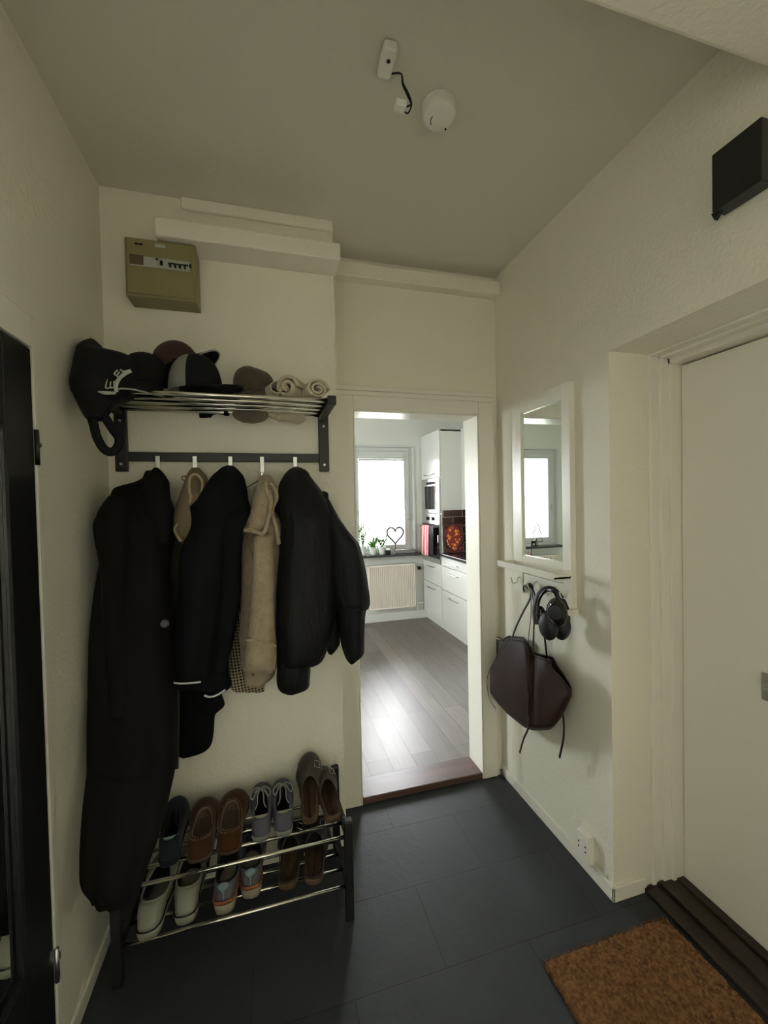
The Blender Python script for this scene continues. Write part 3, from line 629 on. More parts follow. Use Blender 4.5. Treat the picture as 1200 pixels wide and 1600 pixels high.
def garment(mb, rows, nfold=5, amp=.012, seed=0, flat=.75, nu=40, lim=None, sub=5, puff=0, hemwave=0, ph=None):
    """cloth hanging in folds: rows = (py, px_left, px_right, y centre, thickness)"""
    r = random.Random(seed); tabs = []
    full = []
    for i in range(len(rows)-1):
        for k in range(sub): full.append(i+k/sub)
    full.append(len(rows)-1)
    def cr(j, q):
        i = min(int(q), len(rows)-2); t = q-i; p0, p1, p2, p3 = (rows[max(0, min(len(rows)-1, a))][j] for a in (i-1, i, i+1, i+2))
        v = .5*((2*p1)+(p2-p0)*t+(2*p0-5*p1+4*p2-p3)*t*t+(3*p1-p0-3*p2+p3)*t**3); lo, hi = min(p1, p2), max(p1, p2)
        return max(lo, min(hi, v))
    phs = [(r.uniform(.6, 1.4)*nfold*(1+.7*k), r.uniform(0, 6.28), r.uniform(-2, 2), 1/(1+k)) for k in range(4)]
    out = []; n = len(full)
    for ii, q in enumerate(full):
        py, a, b, yc, th = (cr(j, q) for j in range(5)); v = ii/(n-1)
        Lp, Rp = AT(a, py, y=yc), AT(b, py, y=yc)
        if lim is not None: Lp = clampx(Lp, a, py, lim)
        row = []
        for j in range(nu):
            ang = 2*PI*j/nu; c, s = math.cos(ang), math.sin(ang)
            cx_ = math.copysign(abs(c)**.85, c); sx = math.copysign(abs(s)**flat, s)
            u = .5-.5*cx_; p = Lp.lerp(Rp, u)
            fo = sum(w_*math.sin(f_*u*2+p_+sl*v) for f_, p_, sl, w_ in phs)/2*amp*min(1, 3*v+.15)
            if puff: fo += puff*abs(math.sin(v*PI*9))**.6
            side = -sx
            yy = side*th/2*(1)+(fo if side < 0 else 0)*(-1)*abs(sx)
            p = p+V(0, yy, 0)
            if hemwave and ii > n-3: p.z += hemwave*math.sin(u*9+seed)
            p.y = min(p.y, YC-.004); row.append(p)
        out.append(row)
    mb.grid(out, closeu=True, cap0=True, cap1=True); return mb

# long dark coat
yk = lambda py: 1.665-.0*py
C1 = [(731, 241, 247, 1.70, .03), (738, 234, 254, 1.69, .06), (752, 216, 263, 1.67, .10), (762, 182, 264, 1.66, .12), (775, 174, 264, 1.65, .14), (790, 164, 269, 1.64, .15), (804, 155, 272, 1.63, .17), (820, 149, 272, 1.63, .18), (850, 153, 270, 1.62, .19), (875, 159, 266, 1.61, .19), (895, 156, 265, 1.60, .19), (947, 148, 266, 1.58, .19), (1000, 143, 268, 1.56, .19), (1060, 142, 273, 1.53, .19), (1117, 140, 276, 1.49, .18), (1185, 139, 277, 1.46, .16), (1205, 138, 273, 1.45, .15), (1255, 132, 262, 1.40, .13), (1307, 128, 248, 1.365, .12), (1351, 127, 232, 1.345, .11), (1376, 130, 224, 1.335, .11), (1396, 145, 217, 1.33, .10), (1404, 152, 213, 1.33, .09)]
co = thing('long_coat', 'very long dark brown coat on the leftmost hook reaching down over the shoe rack', 'coat', (AT(240, 730, y=1.7).x, 1.70, 1.6))
garment(MB(), C1, 3.2, .022, 3, lim=XL+.012, hemwave=.012).build('coat_body', OLIVE, co, smooth=True)
sl = [(775, 172, 200, 1.60, .08), (805, 153, 205, 1.57, .10), (850, 153, 207, 1.55, .11), (900, 160, 204, 1.535, .11), (960, 162, 202, 1.515, .10), (1020, 166, 204, 1.495, .10), (1070, 170, 205, 1.475, .10), (1110, 172, 206, 1.455, .10)]
garment(MB(), sl, 1.5, .008, 5, lim=XL+.02).build('sleeve', OLIVE, co, smooth=True)
cl = [(736, 228, 252, 1.64, .05), (755, 222, 262, 1.60, .07), (780, 228, 266, 1.575, .06), (815, 240, 268, 1.55, .05), (850, 248, 264, 1.53, .04)]
garment(MB(), cl, 1, .005, 6).build('lapel', OLIVE, co, smooth=True)
tl = [(1370, 132, 152, 1.385, .04), (1390, 138, 156, 1.385, .035), (1411, 143, 149, 1.385, .02)]
garment(MB(), tl, 1, .004, 2, lim=XL+.012).build('hem_corner', OLIVE, co, smooth=True)
pb = AT(257, 975, y=1.455)
MB().cyl(pb+V(0, .012, 0), pb, .0125, 20).tube([pb+V(.009*math.cos(a), -.001, .009*math.sin(a)) for a in (2*PI*i/16 for i in range(16))], .002, 6, closed=True).build('button', mat('grey_horn_button', (.06, .06, .065), .3), co, label='round grey button')

# beige hooded coat with an olive body
hc = thing('hooded_coat', 'olive coat with a beige hood hanging on the second hook, mostly hidden', 'coat', (HX[1], 1.70, 1.6))
garment(MB(), [(800, 272, 318, 1.70, .06), (835, 263, 322, 1.69, .09), (900, 262, 300, 1.70, .09), (1000, 262, 290, 1.72, .07), (1045, 264, 285, 1.73, .05), (1062, 266, 280, 1.735, .04)], 3, .01, 9).build('coat_body', OLGRN, hc, smooth=True)
H1 = [(731, 300, 311, 1.69, .03), (737, 295, 317, 1.68, .05), (745, 291, 323, 1.67, .07), (765, 284, 330, 1.66, .09), (780, 279, 334, 1.65, .10), (807, 271, 336, 1.64, .11), (822, 271, 330, 1.64, .10), (833, 274, 320, 1.64, .08), (842, 280, 310, 1.64, .05), (849, 284, 289, 1.64, .02)]
hd_ = garment(MB(), H1, 2, .006, 4).build('hood', BEIGE, hc, smooth=True)
ed = spline([AT(*q, y=1.60) for q in ((315, 770), (316, 752), (306, 741), (297, 747), (296, 765), (298, 780), (290, 800), (279, 817), (273, 828), (283, 846))], 5)
MB().tube(ed, [.008]*len(ed), 10, flat=.7).build('hood_edge', mat('light_beige_trim', (.36, .29, .18), .9, bump=.3, bscale=300), hd_, smooth=True)
lp = [AT(*q, y=1.66) for q in ((295, 745), (286, 744), (284, 748), (288, 751), (293, 750))]
MB().tube(spline(lp, 4), .0025, 6).build('hanging_loop', BEIGE, hc, smooth=True)

# black wool jacket, middle hook
wj = thing('wool_jacket', 'black wool jacket on the middle hook, white lining edge at its hem', 'jacket', (HX[2], 1.70, 1.6))
J1 = [(728, 353, 364, 1.68, .04), (731, 347, 369, 1.67, .08), (736, 341, 374, 1.66, .11), (745, 331, 381, 1.65, .14), (760, 321, 385, 1.63, .16), (780, 309, 388, 1.62, .17), (792, 298, 391, 1.61, .18), (800, 299, 391, 1.61, .18), (817, 300, 386, 1.61, .18), (832, 296, 380, 1.61, .18), (851, 286, 377, 1.61, .18), (882, 281, 377, 1.61, .19), (914, 281, 376, 1.61, .19), (958, 279, 372, 1.61, .19), (995, 274, 366, 1.61, .18), (1032, 270, 357, 1.61, .17), (1053, 268, 357, 1.61, .16), (1066, 268, 361, 1.61, .15)]
garment(MB(), J1, 3, .016, 8).build('jacket_body', NAVY, wj, smooth=True)
garment(MB(), [(1030, 300, 356, 1.58, .10), (1056, 302, 358, 1.58, .10), (1070, 306, 362, 1.58, .09), (1079, 312, 350, 1.58, .07), (1085, 318, 335, 1.58, .05)], 2, .006, 7).build('front_hem', NAVY, wj, smooth=True)
wl_ = mat('white_lining_edge', (.62, .62, .62), .7)
MB().tube(spline([AT(*q, y=1.515) for q in ((268, 1066), (280, 1068), (295, 1067.5), (314, 1065.5))], 5), .0032, 6).build('lining_edge', wl_, wj, smooth=True)
MB().tube(spline([AT(*q, y=1.515) for q in ((319, 1086.5), (328, 1089), (340, 1085.5), (352, 1078))], 5), .0036, 6).build('lining_edge', wl_, wj, smooth=True)
garment(MB(), [(800, 352, 388, 1.54, .06), (860, 350, 374, 1.52, .08), (930, 346, 372, 1.51, .08), (1000, 338, 362, 1.51, .08), (1045, 330, 352, 1.52, .07)], 1.5, .006, 12).build('sleeve', NAVY, wj, smooth=True)

# dark garment behind, whose lower end shows
dg = thing('dark_garment', 'black garment whose lower end shows below the black wool jacket', 'garment', (-.25, 1.72, .9))
garment(MB(), [(1010, 276, 344, 1.715, .06), (1068, 277, 346, 1.715, .07), (1087, 278, 347, 1.715, .07), (1101, 279, 351, 1.715, .06), (1110, 279, 342, 1.715, .06), (1118, 279, 336, 1.715, .06), (1143, 279, 334, 1.715, .06), (1163, 279, 330, 1.715, .05), (1173, 279, 320, 1.715, .04), (1179, 279, 304, 1.715, .03), (1182, 280, 293, 1.715, .02)], 3, .006, 14).build('garment_body', NAVY, dg, smooth=True)
garment(MB(), [(1062, 271, 281, 1.66, .02), (1100, 272, 281, 1.66, .02), (1150, 272, 280, 1.66, .02), (1200, 272, 279, 1.66, .015)], 1, .002, 1).build('grey_band', mat('grey_ribbing', (.05, .055, .05), .9), dg, smooth=True)

# houndstooth garment behind the cream jacket
def hound():
    m = bpy.data.materials.new('houndstooth_check'); m.use_nodes = True; nt = m.node_tree; N = nt.nodes; L = nt.links; b = N['Principled BSDF']
    tc = N.new('ShaderNodeTexCoord'); mp = N.new('ShaderNodeMapping'); mp.inputs['Scale'].default_value = (1, 0, 1); mp.inputs['Rotation'].default_value = (0, .12, 0); L.new(tc.outputs['Object'], mp.inputs[0])
    def wave(d, s):
        w_ = N.new('ShaderNodeTexWave'); w_.bands_direction = d; w_.inputs['Scale'].default_value = s; L.new(mp.outputs[0], w_.inputs[0]); return w_
    a, c = wave('X', 26), wave('Z', 26); mu = N.new('ShaderNodeMath'); mu.operation = 'ADD'; L.new(a.outputs['Fac'], mu.inputs[0]); L.new(c.outputs['Fac'], mu.inputs[1])
    r = N.new('ShaderNodeValToRGB'); r.color_ramp.interpolation = 'CONSTANT'; r.color_ramp.elements[0].color = (.42, .35, .22, 1); r.color_ramp.elements[1].position = .55; r.color_ramp.elements[1].color = (.02, .018, .016, 1)
    hm = N.new('ShaderNodeMath'); hm.operation = 'MULTIPLY'; hm.inputs[1].default_value = .5; L.new(mu.outputs[0], hm.inputs[0]); L.new(hm.outputs[0], r.inputs[0]); L.new(r.outputs[0], b.inputs['Base Color']); b.inputs['Roughness'].default_value = .9; return m
ht = thing('checked_garment', 'black and cream checked garment showing behind the cream fleece jacket', 'garment', (-.02, 1.73, 1.0))
garment(MB(), [(840, 372, 420, 1.74, .03), (955, 369, 420, 1.735, .05), (985, 365, 418, 1.735, .06), (1018, 361, 416, 1.73, .06), (1045, 358, 414, 1.73, .06), (1062, 359, 414, 1.73, .06), (1074, 360, 413.5, 1.73, .05), (1080, 366, 413, 1.73, .03)], 3, .006, 15).build('garment_body', hound(), ht, smooth=True)
# cream teddy jacket
tj = thing('fleece_jacket', 'cream teddy fleece jacket with a wide collar on the fourth hook', 'jacket', (HX[3], 1.70, 1.55))
T1 = [(760, 398, 428, 1.68, .08), (785, 392, 432, 1.67, .10), (800, 389, 436, 1.66, .11), (812, 385, 440, 1.65, .13), (828, 381, 440, 1.64, .14), (845, 379, 439, 1.64, .14), (880, 377, 436, 1.64, .14), (935, 377, 431, 1.64, .14), (965, 375, 430, 1.64, .14), (985, 374, 431, 1.64, .14), (1000, 375, 432, 1.64, .14), (1025, 376, 433, 1.64, .14), (1038, 377, 433, 1.64, .13), (1044, 379, 431, 1.64, .11)]
garment(MB(), T1, 2.2, .014, 21).build('jacket_body', TEDDY, tj, smooth=True)
garment(MB(), [(836, 396, 426, 1.56, .05), (870, 395, 428, 1.55, .08), (920, 394, 428, 1.545, .09), (970, 390, 429, 1.545, .09), (1005, 386, 431, 1.545, .09), (1030, 383, 432, 1.545, .09), (1043, 385, 431, 1.55, .07)], 1.4, .005, 23).build('sleeve', TEDDY, tj, smooth=True)
MB().tube(spline([AT(*q, y=1.50) for q in ((384, 1000), (400, 1001), (418, 1004), (432, 1010))], 5), .004, 8).build('cuff_seam', TEDDY, tj, smooth=True)
COLR = [(742, 411, 420, 1.67, .03), (746, 406, 425, 1.655, .06), (755, 402, 431, 1.64, .08), (768, 398, 434, 1.62, .10), (785, 394, 431, 1.60, .11), (798, 392, 428, 1.59, .11), (810, 387, 423, 1.58, .10), (820, 383, 419, 1.575, .09), (827, 380, 416, 1.57, .07), (832, 388, 414, 1.57, .05)]
cc = garment(MB(), COLR, 1.4, .006, 22).build('collar', TEDDY, tj, smooth=True)
ed = spline([AT(*q, y=1.525) for q in ((417, 753), (415, 760), (420, 772), (424, 785), (420, 805), (415, 828), (408, 834), (394, 829), (380, 828))], 5)
MB().tube(ed, .0075, 10).build('collar_edge', TEDDY, cc, smooth=True)
ed = spline([AT(*q, y=1.545) for q in ((417, 754), (424, 757), (431, 768), (432, 780), (427, 790), (425, 800), (432, 825), (436, 850))], 5)
MB().tube(ed, .0075, 10).build('collar_edge', TEDDY, cc, smooth=True)
garment(MB(), [(1036, 378, 428, 1.66, .07), (1050, 380, 430, 1.66, .08), (1058, 381, 426, 1.66, .07), (1067, 382, 415, 1.66, .06), (1071, 384, 413, 1.66, .04)], 2, .005, 24).build('lining', LINING, tj, smooth=True)
MB().tube(spline([AT(*q, y=1.548) for q in ((386, 838), (392, 860), (397, 885), (398, 930), (394, 975))], 5), .003, 6).build('zip_edge', mat('brown_piping', (.16, .11, .06), .7), tj, smooth=True)
pz = AT(395.5, 1050, y=1.60); MB().box((pz.x-.006, 1.598, pz.z-.016), (pz.x+.006, 1.622, pz.z+.014)).build('zip_pull', mat('brown_piping', (.1,)*3), tj, bevel=.002)
MB().tube(spline([AT(*q, y=1.70) for q in ((386, 762), (395, 756), (402, 752), (408, 747), (412, 741))], 5), .0022, 6).build('hanging_loop', mat('brown_piping', (.1,)*3), tj, smooth=True)
# black jacket, last hook
bj = thing('padded_jacket', 'large black jacket with wide sleeve on the rightmost hook by the doorway', 'jacket', (HX[4], 1.70, 1.6))
B1 = [(730, 459, 467, 1.68, .04), (733, 453, 474, 1.67, .08), (738, 447, 481, 1.66, .11), (745, 442, 485, 1.65, .13), (757, 436, 494, 1.64, .15), (770, 434, 504, 1.63, .16), (785, 429, 512, 1.62, .17), (797, 429, 518, 1.61, .18), (812, 437, 522, 1.60, .19), (825, 440, 524, 1.60, .20), (859, 437, 525, 1.60, .20), (928, 432, 524, 1.60, .20), (985, 432, 519, 1.60, .20), (1005, 433, 512, 1.60, .19), (1018, 433, 508, 1.60, .18), (1028, 433, 503, 1.60, .16), (1033, 433, 496, 1.60, .14)]
garment(MB(), B1, 2.6, .016, 31).build('jacket_body', PUFF, bj, smooth=True)
garment(MB(), [(1000, 433, 487, 1.60, .15), (1040, 433, 485, 1.60, .15), (1060, 432, 483.5, 1.60, .14), (1070, 433, 482, 1.60, .13), (1075, 436, 472, 1.60, .11)], 2, .008, 32).build('front_hem', PUFF, bj, smooth=True)
garment(MB(), [(768, 498, 508, 1.64, .07), (771, 497, 512, 1.63, .08), (778, 492, 513, 1.63, .09), (788, 488, 511, 1.63, .10)], 1, .002, 34).build('hood_corner', PUFF, bj, smooth=True)
B2 = [(780, 500, 513, 1.64, .10), (797, 500, 522, 1.62, .13), (812, 500, 531, 1.61, .15), (833, 503, 547, 1.60, .16), (849, 507, 559, 1.60, .17), (877, 512, 567, 1.59, .17), (903, 516, 572, 1.59, .17), (933, 520, 576, 1.59, .17), (945, 523, 575, 1.59, .16), (952, 526, 570, 1.59, .15), (977, 529, 568, 1.59, .14), (1009, 534, 568, 1.59, .13), (1020, 537, 565, 1.59, .12), (1028, 540, 554, 1.59, .10), (1031, 542, 548, 1.59, .08)]
garment(MB(), B2, 2.2, .014, 33, puff=.003).build('sleeve', PUFF, bj, smooth=True)
garment(MB(), [(930, 500, 530, 1.66, .06), (985, 502, 531, 1.66, .06), (1003, 504, 531, 1.66, .06), (1013, 509, 526, 1.66, .05), (1021, 513, 519, 1.66, .03)], 1, .004, 35).build('rear_panel', PUFF, bj, smooth=True)

# ---------------------------------------------------------------- hats on the shelf
TOPZ = ZR+.0255
def cap(name, label, c, r, hgt, yaw, pitch, roll, mcrown, mbrim, mpanel=None, brimL=.075, droop=.30, edge=None, tip=.018):
    """baseball cap: crown dome, curved brim towards local +x"""
    M = Matrix.Rotation(yaw, 3, 'Z') @ Matrix.Rotation(pitch, 3, 'Y') @ Matrix.Rotation(roll, 3, 'X'); c = Vector(c)
    t = thing(name, label, 'cap', c)
    rows = []; k = 12; n = 36
    for i in range(k+1):
        a = PI/2*i/k; q = math.cos(a)**.75
        rows.append([c+M @ V(r*1.08*q*math.cos(2*PI*j/n), r*.92*q*math.sin(2*PI*j/n), hgt*math.sin(a)**.9) for j in range(n)])
    cw = MB(); cw.grid(rows, closeu=True)
    if mpanel:
        for idx, f in enumerate(cw.f):
            j = idx % n; i = idx // n
            if i < 9 and 16 <= j <= 27: cw.mi[idx] = 1
    cr_ = cw.build('crown', [mcrown, mpanel or mcrown], t, smooth=True, solid=.003)
    MB().ellip(c+M @ V(0, 0, hgt), (.008, .008, .005), M).build('top_button', mcrown, cr_, smooth=True)
    for a in (0, PI/3, 2*PI/3):
        pts = []
        for i in range(15):
            e = -PI/2+PI*i/14; q = math.cos(e)**.75 if abs(e) < PI/2 else 0; q = max(0, q)
            s_ = 1 if i <= 7 else -1
            e2 = PI*i/14; q = abs(math.cos(e2))**.75*(1 if math.cos(e2) > 0 else -1)
            pts.append(c+M @ V((r*1.08*q+0)*math.cos(a), (r*.92*q)*math.sin(a), hgt*math.sin(e2)**.9+.0015))
        MB().tube(pts, .0014, 5).build('seam', mcrown, cr_)
    rows = []
    for i in range(9):
        q = i/8; row = []
        for j in range(17):
            s = -1+2*j/16; a = s*1.15; bx = r*1.06*math.cos(a); by = r*.92*math.sin(a)
            ext = brimL*(1-abs(s)**2.6)
            row.append(c+M @ V(bx+ext*q, by*(1-.06*q), .004-tip*q-droop*(by*by)/r*q*1.2))
        rows.append(row)
    br = MB().grid(rows).build('brim', mbrim, t, smooth=True, solid=.0045)
    if edge: MB().tube(rows[-1], .0028, 6).build('brim_piping', edge, br, smooth=True)
    return t, M
BLKF = fabric('black_cap_cotton', (.007, .007, .0075), sheen=0); GREYM = mat('grey_mesh', (.22, .22, .21), .8, bump=.9, bscale=500); BURG = fabric('burgundy_brown_cap', (.055, .026, .020), .6)
WHT = mat('pale_trim', (.33, .33, .30), .6)
c = AT(306, 610, y=1.56)
cap('trucker_cap', 'black cap with a grey mesh side panel, brim pointing right, on the hat shelf', (c.x, 1.56, TOPZ+.020), .083, .125, -.45, -.03, 0, BLKF, BLKF, GREYM, edge=None, brimL=.085, droop=.03, tip=.004)
c = AT(278, 566, y=1.63)
cap('baseball_cap', 'burgundy-brown cap with a black brim resting on top of the black mesh cap', (c.x, 1.64, 1.99), .078, .105, -.5, -.42, 0, BURG, BLKF, edge=WHT, brimL=.085, droop=.15)
c = AT(226, 620, y=1.60)
cap('visor_cap', 'black cap with pale piped brim leaning over the front rail, left of the mesh cap', (c.x+.015, 1.572, TOPZ+.036), .078, .105, -1.75, .16, 0, BLKF, BLKF, edge=WHT, droop=.18, tip=.03)
c = AT(320, 645, y=1.66)
cap('flat_cap', 'black cap lying rearmost under the mesh cap, its edge sagging below the rails', (c.x, 1.695, TOPZ+.002), .072, .05, 1.0, .0, 0, BLKF, BLKF, brimL=.03)
# brown fuzzy hat
FUZZ = mat('brown_felt', (.105, .080, .055), .95, bump=.8, bscale=220, sheen=.25, spec=.1, var=.35, vscale=25, bdist=.004)
c = AT(396, 600, y=1.62)
fh = thing('felt_hat', 'fuzzy brown hat standing on the hat shelf between the caps and the cream socks', 'hat', (c.x, 1.62, TOPZ))
rows = []
for i in range(15):
    q = i/14; a = PI*q; rr_ = (math.sin(a)**.7)*.074 if 0 < i < 14 else .002; z = TOPZ+.066-.066*math.cos(a)
    rows.append([V(c.x+rr_*math.cos(2*PI*j/32)*(1+.05*math.sin(3*2*PI*j/32+q*4)), 1.62+rr_*.85*math.sin(2*PI*j/32), z+.006*math.sin(2*PI*j/32*2)) for j in range(32)])
MB().grid(rows, closeu=True).build('hat_body', FUZZ, fh, smooth=True)
MB().tube([V(c.x+.05*math.cos(a), 1.60+.04*math.sin(a), TOPZ+.03+.02*math.sin(a+1)) for a in (2*PI*i/24 for i in range(24))], .018, 10, closed=True).build('rolled_brim', FUZZ, fh, smooth=True)
kb = thing('knitted_beanie', 'grey-brown knitted beanie sagging through the hat shelf rails under the fuzzy hat', 'hat', (c.x-.01, 1.70, ZR-.03))
kc = AT(392, 650, y=1.702)
MB().ellip((kc.x, 1.702, ZR+.004), (.068, .022, .034), n=32, k=14).build('beanie_body', mat('knit_wool', (.17, .14, .10), .95, bump=1, bscale=260, sheen=.2, bdist=.006), kb, smooth=True)
CREAM = mat('cream_wool', (.52, .47, .34), .95, bump=.7, bscale=250, sheen=.2, spec=.1, bdist=.004)
def roll(px, py, y, r, length, yaw, label, turns=2.4, name='rolled_socks', wall_=.010, flat=.8, cat='socks'):
    c = AT(px, py, y=y); t = thing(name, label, cat, (c.x, y, TOPZ), 'cream woollen things on the hat shelf'); M = Matrix.Rotation(yaw, 3, 'Z')
    n = 60; prof = []
    for i in range(n+1):
        a = turns*2*PI*i/n; q = r*(1-.78*i/n); prof.append((q*math.cos(a), q*flat*math.sin(a)))
    rows = []
    cz = TOPZ+r*flat+.001
    for k in range(7):
        s = -length/2+length*k/6; rows.append([V(c.x, y, cz)+M @ V(x*(1-.04*math.cos(k)), s, z) for x, z in prof])
    MB().grid(rows).build('roll', CREAM, t, smooth=True, solid=wall_*.8)
    return t
roll(491, 620, 1.535, .043, .085, .25, 'cream knitted roll showing a spiral end, nearest the right end of the hat shelf', 2.3)
roll(456, 618, 1.545, .042, .09, -.5, 'thick cream folded socks in the middle of the three cream bundles on the hat shelf', 1.8, wall_=.014, flat=.95)
roll(428, 620, 1.555, .040, .10, .3, 'loose cream loop with a wide opening, next to the fuzzy brown hat', 1.15, name='headband', wall_=.004, cat='headband')
sg = thing('wool_sock', 'cream sock hanging down between the rails under the cream bundles', 'sock', (AT(455, 645, y=1.70).x, 1.70, ZR))
sx = AT(455, 645, y=1.70).x
MB().tube(spline([(sx-.085, 1.702, ZR+.01), (sx-.05, 1.702, ZR-.004), (sx-.01, 1.702, ZR+.0), (sx+.02, 1.702, ZR-.006), (sx+.045, 1.702, ZR+.012)], 6), [.012]*6+[.016]*6+[.02]*6+[.024]*6+[.018], 12).build('sock_body', CREAM, sg, smooth=True)

# black sports bag hanging over the left end of the shelf
BAGF = fabric('black_nylon', (.006, .006, .0065), .7, sheen=0)
bg = thing('gym_bag', 'black fabric sports bag with pale letters slumped over the left end of the hat rack', 'bag', (AT(170, 600, y=1.5).x, 1.56, TOPZ))
G1 = [(532, 142, 149, 1.60, .04), (540, 131, 158, 1.58, .09), (550, 125, 166, 1.56, .13), (556, 123, 196, 1.55, .15), (562, 122, 210, 1.545, .17), (572, 120, 219, 1.54, .18), (585, 118, 224, 1.535, .19), (600, 115, 222, 1.53, .19), (612, 116, 214, 1.52, .18), (622, 120, 200, 1.50, .15), (632, 124, 180, 1.47, .12), (645, 130, 168, 1.45, .09), (655, 136, 164, 1.445, .07)]
garment(MB(), G1, 2, .012, 41, lim=XL+.008).build('bag_body', BAGF, bg, smooth=True)
stp = [AT(px, py, y=1.44) for px, py in ((138, 635), (146, 662), (152, 684), (163, 702), (175, 706), (184, 698), (186, 685), (177, 672), (166, 655), (158, 640))]
stp = [V(max(p.x, XL+.02), p.y, p.z) for p in stp]
MB().tube(spline(stp, 6), .013, 10, flat=.45, up=(0, 1, 0)).build('shoulder_strap', BAGF, bg, smooth=True)
LET = mat('pale_print', (.40, .40, .36), .7)
def stroke(mb, pts, wd): mb.tube(pts, wd, 6, flat=.25, up=(0, 1, 0))
lm = MB(); yl = 1.422
def A_(px, py): return AT(px, py, y=yl)
for seg in (((165, 607), (179, 605)), ((165, 607), (167, 592)), ((172, 606), (173, 596)), ((178, 605), (178, 595)),     # E
            ((178, 584), (186, 590)), ((178, 584), (184, 578)), ((182, 587), (187, 581)),                              # F
            ((188, 577), (194, 583)), ((192, 580), (199, 579))): stroke(lm, [A_(*q) for q in seg], .0020)
lm.build('letters', LET, bg)
bd = MB(); bd.tube(spline([A_(*q) for q in ((182, 613), (181, 603), (186, 592), (195, 584), (205, 579))], 6), .006, 8, flat=.3, up=(0, 1, 0)); bd.tube([A_(152, 612), A_(165, 614), A_(181, 614)], [.002, .006, .004], 8, flat=.3, up=(0, 1, 0))
bd.build('pale_band', LET, bg, smooth=True)

# ---------------------------------------------------------------- fuse box
FB = mat('yellowed_fuse_box', (.25, .225, .10), .5, var=.12, vscale=8); FB2 = mat('grey_switch_plastic', (.40, .42, .36), .5)
fx0, fx1, fz0, fz1, fy = -.475, -.241, 2.263, 2.497, 1.683
fb = thing('fuse_box', 'yellowed electrical fuse box with black switches on the wall in the upper left', 'fuse box', ((fx0+fx1)/2, YC, fz0))
MB().box((fx0, fy, fz0), (fx1, YC-.001, fz1-.026)).build('housing', FB, fb, bevel=.004)
fc = MB().box((fx0+.006, fy-.007, fz0+.008), (fx1-.006, fy, fz1-.030)).build('cover', FB, fb, bevel=.004)
zz = (fz0+fz1)/2
MB().box((fx0+.018, fy-.009, zz-.012), (fx1-.02, fy-.006, zz+.024)).build('breaker_strip', FB2, fb, bevel=.001)
MB().box((fx0+.018, fy-.011, zz-.008), (fx0+.062, fy-.008, zz+.026)).build('meter_window', mat('brown_tinted_window', (.12, .09, .05), .2), fb, bevel=.001)
for i in range(4):
    x = fx1-.088+i*.0165; MB().box((x, fy-.020, zz-.006), (x+.007, fy-.008, zz+.006)).build('breaker_switch', BLACK, fb, bevel=.001)
MB().box((fx1-.092, fy-.0115, zz+.007), (fx1-.024, fy-.008, zz+.011)).build('breaker_bar', BLACK, fb)
for dx in (.118, .022): MB().box((fx1-dx, fy-.013, zz-.002+(.004 if dx < .1 else 0)), (fx1-dx+.009, fy-.008, zz+.014)).build('main_switch', BLACK, fb, bevel=.001)
MB().box((fx1-.132, fy-.0115, zz+.016), (fx1-.124, fy-.008, zz+.021)).build('test_button', BLACK, fb)
for x in (fx0+.036, fx0+.050): MB().box((x, fy-.010, fz1-.054), (x+.011, fy-.006, fz1-.050)).build('slot', BLACK, fc)
MB().box((fx0+.100, fy-.0095, fz1-.056), (fx0+.135, fy-.006, fz1-.042)).build('label_plate', FB2, fc, bevel=.001)

# ---------------------------------------------------------------- ceiling lamp outlet, smoke detector
c = AT(605, 97, z=ZC-.02)
co_ = thing('ceiling_outlet', 'small white ceiling lamp outlet with two dark wires dangling', 'lamp outlet', (c.x, c.y, ZC))
MB().box((c.x-.020, c.y-.042, ZC-.030), (c.x+.020, c.y+.042, ZC-.0005)).build('outlet_box', PLAST, co_, bevel=.010, seg=3)
MB().cyl((c.x, c.y-.012, ZC-.031), (c.x, c.y-.012, ZC-.028), .0055, 12).build('hole', BLACK, co_)
e0 = AT(626, 115, z=ZC-.035)
w1 = [V(c.x+.01, c.y+.03, ZC-.02), e0, AT(630, 130, z=ZC-.05), AT(639, 148, z=ZC-.09), AT(643, 164, z=ZC-.11), AT(637, 177, z=ZC-.12), AT(630, 172, z=ZC-.12)]
w2 = [V(c.x+.012, c.y+.03, ZC-.02), e0, AT(629, 132, z=ZC-.05), AT(637, 150, z=ZC-.09), AT(642, 163, z=ZC-.11), AT(633, 167, z=ZC-.12)]
for q in (w1, w2): MB().tube(spline(q, 7), .0022, 6).build('wire', BLACK, co_, smooth=True)
k = AT(626, 165, z=ZC-.12)
MB().box((k.x-.016, k.y-.012, k.z-.009), (k.x+.014, k.y+.014, k.z+.009), M=None).build('connector', PLAST, co_, bevel=.003)
c = AT(686, 175, z=ZC-.02)
sd = thing('smoke_detector', 'round white smoke detector on the ceiling beside the dangling wires', 'smoke detector', (c.x, c.y, ZC))
MB().cyl((c.x, c.y, ZC-.0005), (c.x, c.y, ZC-.014), .052, 40).build('mount', PLAST, sd, bevel=.002)
prof = [(.050, .014), (.051, .030), (.047, .040), (.036, .044), (0.001, .046)]
MB().grid([[V(c.x+a*math.cos(2*PI*j/40), c.y+a*math.sin(2*PI*j/40), ZC-z) for j in range(40)] for a, z in prof], closeu=True).build('detector_cover', PLAST, sd, smooth=True)
MB().tube([V(c.x+.026*math.cos(a), c.y+.026*math.sin(a), ZC-.0455) for a in (PI*.75+i*.12 for i in range(10))], .0012, 5).build('vent_slit', BLACK, sd)
MB().cyl((c.x+.03, c.y+.022, ZC-.045), (c.x+.03, c.y+.022, ZC-.047), .003, 10).build('indicator', BLACK, sd)

